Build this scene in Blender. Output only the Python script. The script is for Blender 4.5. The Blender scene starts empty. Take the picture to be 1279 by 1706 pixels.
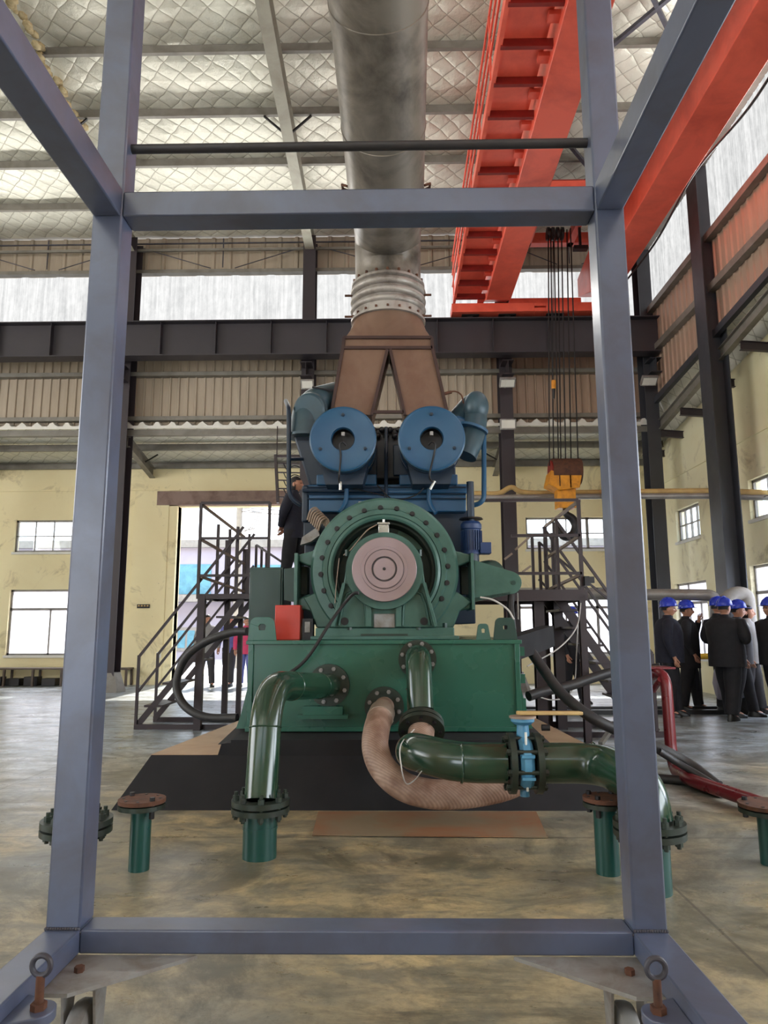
import bpy, bmesh, math, random
from mathutils import Vector, Matrix, Euler
random.seed(7)
SC = bpy.context.scene
COL = SC.collection
V = Vector
PI = math.pi

# ------------------------------------------------------------------ camera
F_PX = 1200.0
CAM_LOC = V((0, 0, 1.4))
PITCH, YAW, ROLL = 0.1590, 0.0166, -0.0030
ROT = (Matrix.Rotation(YAW, 3, 'Z') @ Matrix.Rotation(PI / 2 + PITCH, 3, 'X') @ Matrix.Rotation(ROLL, 3, 'Z'))
cd = bpy.data.cameras.new('camera')
cam = bpy.data.objects.new('camera', cd)
COL.objects.link(cam)
cd.sensor_fit = 'VERTICAL'
cd.sensor_height = 24
cd.sensor_width = 24
cd.lens = 24 * F_PX / 1706
cd.clip_start = 0.05
cd.clip_end = 400
cam.matrix_world = Matrix.Translation(CAM_LOC) @ ROT.to_4x4()
SC.camera = cam

# ------------------------------------------------------------------ view, world, sun
SC.view_settings.view_transform = 'Standard'
SC.view_settings.look = 'None'
SC.view_settings.exposure = 0.25
SC.view_settings.gamma = 1.0
SC.view_settings.use_curve_mapping = False
w = bpy.data.worlds.new('sky')
SC.world = w
w.use_nodes = True
nt = w.node_tree
nt.nodes.clear()
wo = nt.nodes.new('ShaderNodeOutputWorld')
bg = nt.nodes.new('ShaderNodeBackground')
tc = nt.nodes.new('ShaderNodeTexCoord')
sep = nt.nodes.new('ShaderNodeSeparateXYZ')
rp = nt.nodes.new('ShaderNodeValToRGB')
rp.color_ramp.elements[0].position = 0.0
rp.color_ramp.elements[0].color = (0.93, 0.96, 1.0, 1)
rp.color_ramp.elements[1].position = 0.7
rp.color_ramp.elements[1].color = (0.62, 0.78, 1.0, 1)
nt.links.new(tc.outputs['Generated'], sep.inputs[0])
nt.links.new(sep.outputs['Z'], rp.inputs[0])
nt.links.new(rp.outputs[0], bg.inputs[0])
bg.inputs[1].default_value = 3.4
nt.links.new(bg.outputs[0], wo.inputs[0])

sd = bpy.data.lights.new('sun', 'SUN')
sd.energy = 9.0
sd.angle = 0.02
sd.color = (1.0, 0.94, 0.84)
sun = bpy.data.objects.new('sun', sd)
COL.objects.link(sun)
sun.rotation_euler = V((-0.02, -0.70, -0.74)).to_track_quat('-Z', 'Y').to_euler()

def area(name, loc, look, sx, sy, energy, color=(1, 1, 1)):
    d = bpy.data.lights.new(name, 'AREA')
    d.shape = 'RECTANGLE'
    d.size = sx
    d.size_y = sy
    d.energy = energy
    d.color = color
    o = bpy.data.objects.new(name, d)
    COL.objects.link(o)
    o.location = loc
    o.rotation_euler = V(look).to_track_quat('-Z', 'Y').to_euler()
    return o

# daylight through the front door and strip windows, plus added fill lamps
area('ceiling_fill_front', (-6, -8.6, 9.0), (0, .6, 1), 22, 1.6, 1050, (0.98, 0.98, 0.96))  # added fill at the front strip opening, aimed up to brighten the ceiling
area('daylight_front_door', (-7, -8.6, 2.2), (0.25, 1, 0.0), 5, 4.2, 130, (0.80, 0.89, 1.0))
area('fill_left_side', (-19.6, 3.5, 5.0), (1, 0.1, 0.3), 14, 5, 820, (1.0, 0.97, 0.92))  # added fill at the left opening, brightens the ceiling and right wall
area('daylight_back_strip', (-8.6, 16.0, 8.95), (0, -1, 0.12), 18, 0.8, 430, (1.0, 0.98, 0.93))
area('fill_right_floor', (6.55, 6.0, 2.3), (-1, 0.12, -0.25), 13, 1.8, 620, (0.84, 0.92, 1.0))  # added fill along the right wall, brightens the floor on that side
area('daylight_right_strip', (5.7, 3.0, 9.2), (-1, 0, 0.6), 18, 1.2, 500, (0.98, 0.98, 0.96))

# ------------------------------------------------------------------ sight helpers: a point seen at (px,py) at world depth y, or at height z
def ray(px, py):
    return ROT @ V(((px - 639.5) / F_PX, -(py - 853.0) / F_PX, -1.0))

def at(px, py, Y):
    d = ray(px, py)
    return CAM_LOC + d * ((Y - CAM_LOC.y) / d.y)

def onz(px, py, z=0.0):
    d = ray(px, py)
    return CAM_LOC + d * ((z - CAM_LOC.z) / d.z)

def atx(px, py, X):
    d = ray(px, py)
    return CAM_LOC + d * ((X - CAM_LOC.x) / d.x)

# ------------------------------------------------------------------ materials
def srgb(r, g, b):
    f = lambda c: (c / 255 / 12.92) if c / 255 <= 0.04045 else ((c / 255 + 0.055) / 1.055) ** 2.4
    return (f(r), f(g), f(b), 1)

class NT:
    def __init__(s, name):
        s.m = bpy.data.materials.new(name)
        s.m.use_nodes = True
        s.t = s.m.node_tree
        s.b = s.t.nodes['Principled BSDF']
        s.out = s.t.nodes['Material Output']
        s._c = None
    def n(s, typ, **kw):
        x = s.t.nodes.new(typ)
        for k, v in kw.items():
            if k.startswith('i_'):
                x.inputs[k[2:].replace('_', ' ')].default_value = v
            else:
                setattr(x, k, v)
        return x
    def l(s, a, b):
        s.t.links.new(a, b)
    def co(s):
        if s._c is None:
            s._c = s.n('ShaderNodeNewGeometry').outputs['Position']
        return s._c
    def noise(s, scale, detail=4, rough=0.55, stretch=None, dist=0.0):
        x = s.n('ShaderNodeTexNoise')
        x.inputs['Scale'].default_value = scale
        x.inputs['Detail'].default_value = detail
        x.inputs['Roughness'].default_value = rough
        x.inputs['Distortion'].default_value = dist
        if stretch:
            mp = s.n('ShaderNodeMapping')
            mp.inputs['Scale'].default_value = stretch
            s.l(s.co(), mp.inputs[0])
            s.l(mp.outputs[0], x.inputs['Vector'])
        else:
            s.l(s.co(), x.inputs['Vector'])
        return x.outputs['Fac']
    def ramp(s, fac, stops):
        r = s.n('ShaderNodeValToRGB')
        e = r.color_ramp.elements
        while len(e) < len(stops):
            e.new(0.5)
        for el, (p, c) in zip(e, stops):
            el.position = p
            el.color = c if len(c) == 4 else (*c, 1)
        s.l(fac, r.inputs[0])
        return r.outputs[0]
    def mix(s, fac, a, b, mode='MIX'):
        m = s.n('ShaderNodeMix', data_type='RGBA', blend_type=mode)
        for sock, v in ((m.inputs[0], fac), (m.inputs[6], a), (m.inputs[7], b)):
            if hasattr(v, 'is_linked') or isinstance(v, bpy.types.NodeSocket):
                s.l(v, sock)
            else:
                sock.default_value = v
        return m.outputs[2]
    def math(s, op, a, b=None, c=None):
        m = s.n('ShaderNodeMath', operation=op)
        for i, v in enumerate((a, b, c)):
            if v is None:
                continue
            if isinstance(v, bpy.types.NodeSocket):
                s.l(v, m.inputs[i])
            else:
                m.inputs[i].default_value = v
        return m.outputs[0]
    def bump(s, h, strength=0.3, dist=0.01):
        b = s.n('ShaderNodeBump')
        b.inputs['Strength'].default_value = strength
        b.inputs['Distance'].default_value = dist
        s.l(h, b.inputs['Height'])
        s.l(b.outputs[0], s.b.inputs['Normal'])
    def color(s, c):
        if isinstance(c, bpy.types.NodeSocket):
            s.l(c, s.b.inputs['Base Color'])
        else:
            s.b.inputs['Base Color'].default_value = c
    def rough(s, r):
        if isinstance(r, bpy.types.NodeSocket):
            s.l(r, s.b.inputs['Roughness'])
        else:
            s.b.inputs['Roughness'].default_value = r

def paint(name, rgb, rough=0.5, metal=0.0, dirt=None, amount=0.5, scale=3.0, bump=0.08, spec=0.5, fine=30):
    """painted or bare surface with blotchy wear of its own"""
    n = NT(name)
    base = srgb(*rgb)
    d = srgb(*(dirt or tuple(int(c * 0.6) for c in rgb)))
    f = n.noise(scale, 6, 0.62, dist=0.4)
    r = n.ramp(f, [(0.42, (0, 0, 0)), (0.72, (amount, amount, amount))])
    n.color(n.mix(r, base, d))
    n.rough(n.math('ADD', n.math('MULTIPLY', n.noise(scale * 2.3, 3), 0.22), rough - 0.11))
    n.b.inputs['Metallic'].default_value = metal
    n.b.inputs['Specular IOR Level'].default_value = spec
    if bump:
        n.bump(n.noise(fine, 3), bump, 0.004)
    return n.m

M = {}
M['frame'] = paint('blue_grey_painted_steel', (86, 95, 120), 0.40, 0.1, (74, 72, 82), 0.75, 3.2, 0.05)
_b = M['frame'].node_tree.nodes['Principled BSDF']
_b.inputs['Coat Weight'].default_value = 0.6
_b.inputs['Coat Roughness'].default_value = 0.22
M['frame_dark'] = paint('dark_worn_steel', (74, 74, 84), 0.5, 0.2, (50, 40, 40), 0.8, 6, 0.1)
M['rod'] = paint('dark_rod_steel', (62, 60, 62), 0.5, 0.2)
M['zinc'] = paint('dusty_grey_plate', (150, 148, 146), 0.55, 0.2, (110, 96, 84), 0.8, 9, 0.1)
M['rust'] = paint('rusty_steel', (98, 62, 44), 0.8, 0.1, (58, 40, 34), 0.9, 12, 0.25)
M['rustplate'] = paint('rusty_floor_plate', (136, 118, 94), 0.6, 0.15, (150, 84, 44), 0.9, 1.6, 0.1)
M['column'] = paint('brown_primer_column_steel', (52, 44, 50), 0.5, 0.05, (52, 46, 50), 0.6, 2)
M['column_grey'] = paint('slate_grey_column_steel', (56, 58, 64), 0.45, 0.05, (64, 66, 72), 0.6, 2)
M['beam'] = paint('dark_grey_runway_steel', (58, 54, 60), 0.5, 0.05, (50, 46, 50), 0.5, 1.5)
M['purlin'] = paint('grey_purlin_steel', (128, 124, 116), 0.5, 0.1, (92, 84, 74), 0.7, 2.5)
M['rafter'] = paint('pale_grey_rafter_steel', (158, 156, 142), 0.5, 0.05, (120, 112, 98), 0.6, 2)
M['wall'] = None
M['red'] = paint('orange_red_crane_paint', (244, 104, 82), 0.38, 0.0, (176, 56, 40), 0.6, 1.2, 0.03)
M['darkred'] = paint('dark_red_rib_paint', (136, 30, 24), 0.5)
M['yellowhook'] = paint('yellow_hook_block_paint', (226, 150, 26), 0.4, 0, (150, 84, 24), 0.7, 7)
M['black'] = paint('black_steel', (34, 32, 34), 0.45, 0.2)
M['rope'] = paint('wire_rope', (40, 36, 36), 0.6, 0.3)
M['rubber'] = paint('black_rubber_hose', (40, 38, 40), 0.5, 0, (70, 66, 62), 0.5, 5)
M['green'] = paint('glossy_green_machine_paint', (42, 92, 76), 0.27, 0.0, (30, 78, 64), 0.3, 1.2, 0.03)
M['green_cast'] = paint('cast_green_machine_paint', (70, 104, 95), 0.33, 0.1, (44, 80, 70), 0.8, 3.0, 0.12)
M['green_dark'] = paint('dark_green_machine_paint', (34, 62, 54), 0.4, 0.0, (24, 48, 44), 0.5, 3)
M['pipegreen'] = paint('glossy_dark_green_pipe', (30, 62, 46), 0.17, 0.0, (48, 50, 38), 0.6, 2.6, 0.02, 0.7)
M['stubgreen'] = paint('teal_green_stub_paint', (26, 72, 66), 0.32, 0.0, (20, 62, 56), 0.6, 4, 0.05)
M['flange'] = paint('grimy_dark_green_flange', (48, 58, 50), 0.42, 0.3, (40, 34, 30), 0.7, 8, 0.1)
M['blue'] = paint('blue_engine_paint', (32, 80, 114), 0.40, 0.0, (20, 66, 104), 0.6, 2.6, 0.05)
M['blue_dark'] = paint('dark_blue_engine_paint', (22, 40, 58), 0.45, 0.0, (16, 36, 58), 0.6, 3, 0.08)
M['bluegrey'] = paint('grey_blue_elbow_casting', (58, 82, 94), 0.38, 0.1, (48, 62, 66), 0.8, 2.5, 0.08)
M['motor'] = paint('navy_blue_motor_paint', (36, 60, 104), 0.4, 0.0, (26, 40, 70), 0.6, 6)
M['valveblue'] = paint('light_blue_valve_paint', (86, 146, 180), 0.35, 0.0, (40, 92, 130), 0.6, 7)
M['hub'] = paint('pinkish_machined_steel', (166, 148, 154), 0.32, 0.7, (150, 128, 134), 0.3, 2, 0.0)
M['steel'] = paint('bright_machined_steel', (196, 196, 192), 0.28, 0.8)
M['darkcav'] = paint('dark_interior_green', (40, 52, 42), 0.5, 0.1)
M['redbox'] = paint('red_sheet_box_paint', (196, 62, 48), 0.42, 0.0, (150, 50, 42), 0.4, 3)
M['plinth'] = paint('near_black_plinth_paint', (15, 14, 19), 0.8, 0, (30, 28, 32), 0.3, 2)
M['plinthtop'] = paint('tan_concrete_plinth_top', (186, 156, 124), 0.6, 0, (150, 120, 92), 0.7, 2.0, 0.1)
M['exhaust'] = paint('grey_brown_exhaust_pipe', (134, 126, 116), 0.45, 0.35, (50, 44, 38), 0.95, 1.7, 0.15)
M['bellows'] = paint('dusty_grey_bellows', (166, 160, 154), 0.45, 0.4, (104, 92, 84), 0.8, 5, 0.1)
M['duct'] = paint('brown_rusted_duct', (120, 92, 74), 0.62, 0.15, (104, 72, 56), 0.9, 2.5, 0.1)
M['ductedge'] = paint('dark_brown_duct_edge', (62, 38, 32), 0.6, 0.1)
M['stair'] = paint('maroon_brown_stair_steel', (44, 28, 32), 0.45, 0.05, (44, 30, 34), 0.5, 3)
M['stairtan'] = paint('worn_stair_brace_steel', (160, 140, 124), 0.5, 0.1)
M['redpipe'] = paint('dark_red_pipe_paint', (108, 26, 34), 0.3, 0.0, (110, 28, 34), 0.5, 4)
M['yellowpipe'] = paint('yellow_gas_pipe_paint', (224, 176, 46), 0.4)
M['beigepipe'] = paint('tan_lagged_pipe', (196, 164, 104), 0.6, 0, (150, 116, 76), 0.6, 4)
M['greypipe'] = paint('silver_grey_pipe', (150, 146, 142), 0.4, 0.3, (110, 100, 96), 0.6, 3)
M['white'] = paint('white_painted_metal', (226, 224, 216), 0.5, 0, (190, 188, 180), 0.4, 3)
M['winframe'] = paint('grey_window_frame', (150, 146, 142), 0.5, 0.1)
M['lintel'] = paint('brown_grey_concrete_lintel', (140, 118, 108), 0.8, 0, (104, 80, 70), 0.9, 3.5, 0.3)
M['ground'] = paint('bright_concrete_yard', (200, 190, 186), 0.8, 0, (180, 170, 166), 0.5, 0.5)
M['housewall'] = paint('pale_rendered_wall', (168, 163, 178), 0.8, 0, (148, 143, 158), 0.5, 0.6)
M['houseblue'] = paint('pale_blue_sheet', (104, 158, 178), 0.7)
M['cement'] = paint('grey_concrete_footing', (150, 146, 140), 0.8, 0, (116, 110, 104), 0.6, 4, 0.2)
M['bench'] = paint('dark_worn_bench', (84, 70, 60), 0.6)
M['skin'] = paint('skin', (186, 134, 108), 0.5, 0, (168, 112, 90), 0.3, 12, 0)
M['cloth_black'] = paint('black_cloth', (26, 25, 30), 0.85, 0, (36, 34, 40), 0.5, 8, 0.1)
M['cloth_navy'] = paint('navy_cloth', (30, 31, 46), 0.85, 0, (22, 22, 32), 0.5, 8, 0.1)
M['cloth_grey'] = paint('light_grey_cloth', (150, 148, 146), 0.85, 0, (126, 122, 120), 0.5, 8, 0.1)
M['cloth_dkgrey'] = paint('charcoal_cloth', (58, 56, 60), 0.85)
M['cloth_blue'] = paint('periwinkle_cloth', (106, 112, 176), 0.85)
M['cloth_pink'] = paint('pink_cloth', (214, 70, 110), 0.85)
M['shoe'] = paint('black_shoe_leather', (28, 26, 26), 0.4)
M['hair'] = paint('black_hair', (24, 20, 20), 0.6)
M['helmet'] = paint('blue_hard_hat_plastic', (34, 60, 190), 0.25, 0, (28, 48, 160), 0.4, 5, 0)
M['cablewhite'] = paint('white_cable_sheath', (206, 200, 196), 0.5)

# beige braided hose with a woven pattern of its own
n = NT('beige_braided_hose')
wv = n.n('ShaderNodeTexWave', wave_type='BANDS', bands_direction='DIAGONAL')
wv.inputs['Scale'].default_value = 22
wv.inputs['Distortion'].default_value = 0.5
n.l(n.co(), wv.inputs['Vector'])
blot = n.ramp(n.noise(5, 4), [(0.35, srgb(128, 96, 78)), (0.65, srgb(186, 158, 140))])
n.color(n.mix(n.math('MULTIPLY', wv.outputs['Fac'], 0.35), blot, srgb(100, 76, 66)))
n.rough(0.55)
n.bump(wv.outputs['Fac'], 0.3, 0.004)
M['hose'] = n.m

# concrete floor
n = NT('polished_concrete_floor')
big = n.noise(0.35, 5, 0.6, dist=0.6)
base = n.ramp(big, [(0.36, srgb(128, 132, 126)), (0.47, srgb(164, 152, 124)), (0.58, srgb(196, 174, 130))])  # tan concrete blotches; the warmest stop also paints in sunlit patches
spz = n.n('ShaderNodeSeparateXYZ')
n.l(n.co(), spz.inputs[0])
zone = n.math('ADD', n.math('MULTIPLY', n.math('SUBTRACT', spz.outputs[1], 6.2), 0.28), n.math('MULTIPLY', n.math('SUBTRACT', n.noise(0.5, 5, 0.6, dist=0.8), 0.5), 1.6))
sky_tint = n.ramp(n.noise(0.8, 5, 0.6, stretch=(1, 2.5, 1)), [(0.35, srgb(166, 178, 190)), (0.68, srgb(192, 202, 210))])  # bluish tone paints the sky's reflection into the far floor colour
base = n.mix(n.ramp(zone, [(0.0, (0, 0, 0)), (0.7, (1, 1, 1))]), base, sky_tint)
mid = n.ramp(n.noise(2.2, 8, 0.7, stretch=(1, 2.2, 1), dist=0.7), [(0.42, (0, 0, 0)), (0.60, (1, 1, 1))])
c1 = n.mix(n.math('MULTIPLY', mid, 0.72), base, srgb(108, 108, 100))
fine = n.ramp(n.noise(16, 6, 0.75, dist=0.4), [(0.46, (0, 0, 0)), (0.74, (0.55, 0.55, 0.55))])
c2 = n.mix(fine, c1, srgb(92, 84, 70))
stn = n.ramp(n.noise(0.9, 9, 0.78, dist=1.2), [(0.47, (0, 0, 0)), (0.60, (0.75, 0.75, 0.75))])
c2 = n.mix(stn, c2, srgb(84, 80, 66))
spk = n.ramp(n.noise(60, 3, 0.6), [(0.66, (0, 0, 0)), (0.72, (0.6, 0.6, 0.6))])
c2 = n.mix(spk, c2, srgb(70, 62, 50))
sp = n.n('ShaderNodeSeparateXYZ')
n.l(n.co(), sp.inputs[0])
lines = None
for k, off, per in ((0, 1.0, 5.0), (1, 2.35, 5.0)):
    q = n.math('ABSOLUTE', n.math('SUBTRACT', n.math('MODULO', n.math('ADD', sp.outputs[k], 50 + off), per), per / 2))
    li = n.math('LESS_THAN', q, 0.008)
    lines = li if lines is None else n.math('MAXIMUM', lines, li)
c3 = n.mix(n.math('MULTIPLY', lines, 0.6), c2, srgb(70, 64, 58))
n.color(c3)
n.rough(n.ramp(n.noise(1.8, 6, 0.7, stretch=(1, 2, 1)), [(0.35, (0.26,) * 3), (0.7, (0.42,) * 3)]))
n.b.inputs['Specular IOR Level'].default_value = 0.55
n.bump(n.noise(9, 8, 0.75), 0.05, 0.012)
M['floor'] = n.m

# yellow rendered wall, stained and peeling
def render_wall(name, a, b):
    n = NT(name)
    base = n.ramp(n.noise(0.5, 6, 0.6, dist=0.5), [(0.3, srgb(*a)), (0.7, srgb(*b))])
    st = n.ramp(n.noise(1.3, 8, 0.72, dist=0.8), [(0.55, (0, 0, 0)), (0.72, (0.65, 0.65, 0.65))])
    c = n.mix(st, base, srgb(134, 114, 78))
    pe = n.ramp(n.noise(2.6, 9, 0.75, dist=0.3), [(0.66, (0, 0, 0)), (0.7, (0.8, 0.8, 0.8))])
    n.color(n.mix(pe, c, srgb(146, 128, 100)))
    n.rough(0.8)
    n.bump(n.noise(12, 6), 0.15, 0.01)
    return n.m
M['wall'] = render_wall('cream_yellow_render', (240, 228, 186), (230, 214, 168))
M['wall_r'] = render_wall('cream_yellow_render_side', (244, 238, 206), (232, 222, 180))

# quilted foil insulation
n = NT('quilted_foil_insulation')
sp = n.n('ShaderNodeSeparateXYZ')
n.l(n.co(), sp.inputs[0])
wob = n.math('MULTIPLY', n.noise(1.3, 3), 0.28)
u = n.math('ADD', n.math('ADD', sp.outputs[0], sp.outputs[1]), wob)
v = n.math('ADD', n.math('SUBTRACT', sp.outputs[0], sp.outputs[1]), wob)
pu = n.math('ABSOLUTE', n.math('SINE', n.math('MULTIPLY', u, PI / 0.42)))
pv = n.math('ABSOLUTE', n.math('SINE', n.math('MULTIPLY', v, PI / 0.42)))
h = n.math('POWER', n.math('MINIMUM', pu, pv), 0.45)
h2 = n.math('ADD', n.math('MULTIPLY', h, 0.8), n.math('MULTIPLY', n.noise(6, 5, 0.7), 0.9))
stitch = n.math('LESS_THAN', n.math('MINIMUM', pu, pv), 0.09)
base = n.ramp(n.noise(0.8, 6, 0.65), [(0.3, srgb(206, 204, 190)), (0.7, srgb(236, 234, 220))])
n.color(n.mix(n.math('MULTIPLY', stitch, 0.55), base, srgb(140, 132, 112)))
n.rough(0.42)
n.b.inputs['Metallic'].default_value = 0.25
n.bump(h2, 0.5, 0.045)
M['foil'] = n.m

# tan cladding sheet
def cladding(name, a, b):
    n = NT(name)
    n.color(n.ramp(n.noise(1.2, 6, 0.65, stretch=(3, 3, 0.4)), [(0.3, srgb(*a)), (0.7, srgb(*b))]))
    n.rough(0.5)
    n.b.inputs['Metallic'].default_value = 0.1
    return n.m
M['clad'] = cladding('tan_grey_cladding', (156, 142, 124), (178, 164, 146))
M['clad_r'] = cladding('peach_tan_cladding', (158, 134, 116), (176, 150, 130))
M['clad_red'] = cladding('salmon_cladding', (206, 110, 92), (214, 128, 104))

# translucent daylight panels: daylight glows through ribbed plastic
def daylight(name, axis, lo, hi):
    n = NT(name)
    st = (14, 14, 0.5)
    f = n.noise(1.0, 6, 0.7, stretch=st)
    g = n.noise(9, 5, 0.7, stretch=(1, 1, .5))
    k = n.math('ADD', n.math('MULTIPLY', f, 0.65), n.math('MULTIPLY', g, 0.35))
    s = n.ramp(k, [(0.36, (lo, lo * 1.01, lo * 1.01)), (0.6, (hi, hi, hi * 0.99))])
    em = n.n('ShaderNodeEmission')
    n.l(s, em.inputs[0])
    em.inputs[1].default_value = 1.0
    n.l(em.outputs[0], n.out.inputs['Surface'])
    return n.m
M['day'] = daylight('translucent_daylight_panel', 0, 0.56, 0.86)
M['day_r'] = daylight('translucent_ribbed_daylight_panel', 1, 0.46, 0.80)

# window glass
n = NT('window_glass')
n.t.nodes.remove(n.b)
gl = n.n('ShaderNodeBsdfGlossy')
gl.inputs['Roughness'].default_value = 0.02
tr = n.n('ShaderNodeBsdfTransparent')
tr.inputs[0].default_value = (0.94, 0.97, 0.98, 1)
fr = n.n('ShaderNodeFresnel')
fr.inputs[0].default_value = 1.45
ms = n.n('ShaderNodeMixShader')
ms.inputs[0].default_value = 0.05
n.l(tr.outputs[0], ms.inputs[1])
n.l(gl.outputs[0], ms.inputs[2])
n.l(ms.outputs[0], n.out.inputs['Surface'])
M['glass'] = n.m
# frosted pane with daylight behind it
n = NT('frosted_window_glass')
n.t.nodes.remove(n.b)
tl = n.n('ShaderNodeBsdfTranslucent')
tl.inputs[0].default_value = (0.92, 0.93, 0.97, 1)
tr = n.n('ShaderNodeBsdfTransparent')
tr.inputs[0].default_value = (0.95, 0.95, 0.99, 1)
ms = n.n('ShaderNodeMixShader')
ms.inputs[0].default_value = 0.45
n.l(tr.outputs[0], ms.inputs[1])
n.l(tl.outputs[0], ms.inputs[2])
n.l(ms.outputs[0], n.out.inputs['Surface'])
M['frost'] = n.m

# ------------------------------------------------------------------ mesh builder
WORLD = {}

def tag(o, label=None, cat=None, group=None, kind=None):
    if label: o['label'] = label
    if cat: o['category'] = cat
    if group: o['group'] = group
    if kind: o['kind'] = kind
    return o

def empty(name, loc, label, cat, group=None, rz=0.0):
    o = bpy.data.objects.new(name, None)
    COL.objects.link(o)
    o.empty_display_size = 0.1
    o.location = loc
    o.rotation_euler = (0, 0, rz)
    WORLD[o.name] = V(loc)
    return tag(o, label, cat, group)

def catmull(pts, k=6, closed=False):
    pts = [V(p) for p in pts]
    out = []
    n = len(pts)
    rng = range(n if closed else n - 1)
    for i in rng:
        if closed:
            p0, p1, p2, p3 = pts[i - 1], pts[i], pts[(i + 1) % n], pts[(i + 2) % n]
        else:
            p1, p2 = pts[i], pts[i + 1]
            p0 = pts[i - 1] if i > 0 else p1 * 2 - p2
            p3 = pts[i + 2] if i + 2 < n else p2 * 2 - p1
        for j in range(k):
            t = j / k
            out.append(0.5 * ((2 * p1) + (p2 - p0) * t + (2 * p0 - 5 * p1 + 4 * p2 - p3) * t * t + (3 * p1 - p0 - 3 * p2 + p3) * t ** 3))
    if not closed:
        out.append(pts[-1])
    return out

def bendpath(pts, rad, k=8):
    """straight runs with rounded corners"""
    pts = [V(p) for p in pts]
    out = [pts[0]]
    for i in range(1, len(pts) - 1):
        a, b, c = pts[i - 1], pts[i], pts[i + 1]
        r = rad if not isinstance(rad, (list, tuple)) else rad[i - 1]
        d1 = (a - b).normalized()
        d2 = (c - b).normalized()
        r1 = min(r, (a - b).length * 0.49 if i > 1 else (a - b).length * .95, (c - b).length * 0.49 if i < len(pts) - 2 else (c - b).length * .95)
        p, q = b + d1 * r1, b + d2 * r1
        for j in range(k + 1):
            t = j / k
            out.append(p * (1 - t) ** 2 + b * 2 * t * (1 - t) + q * t * t)
    out.append(pts[-1])
    return out

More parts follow.
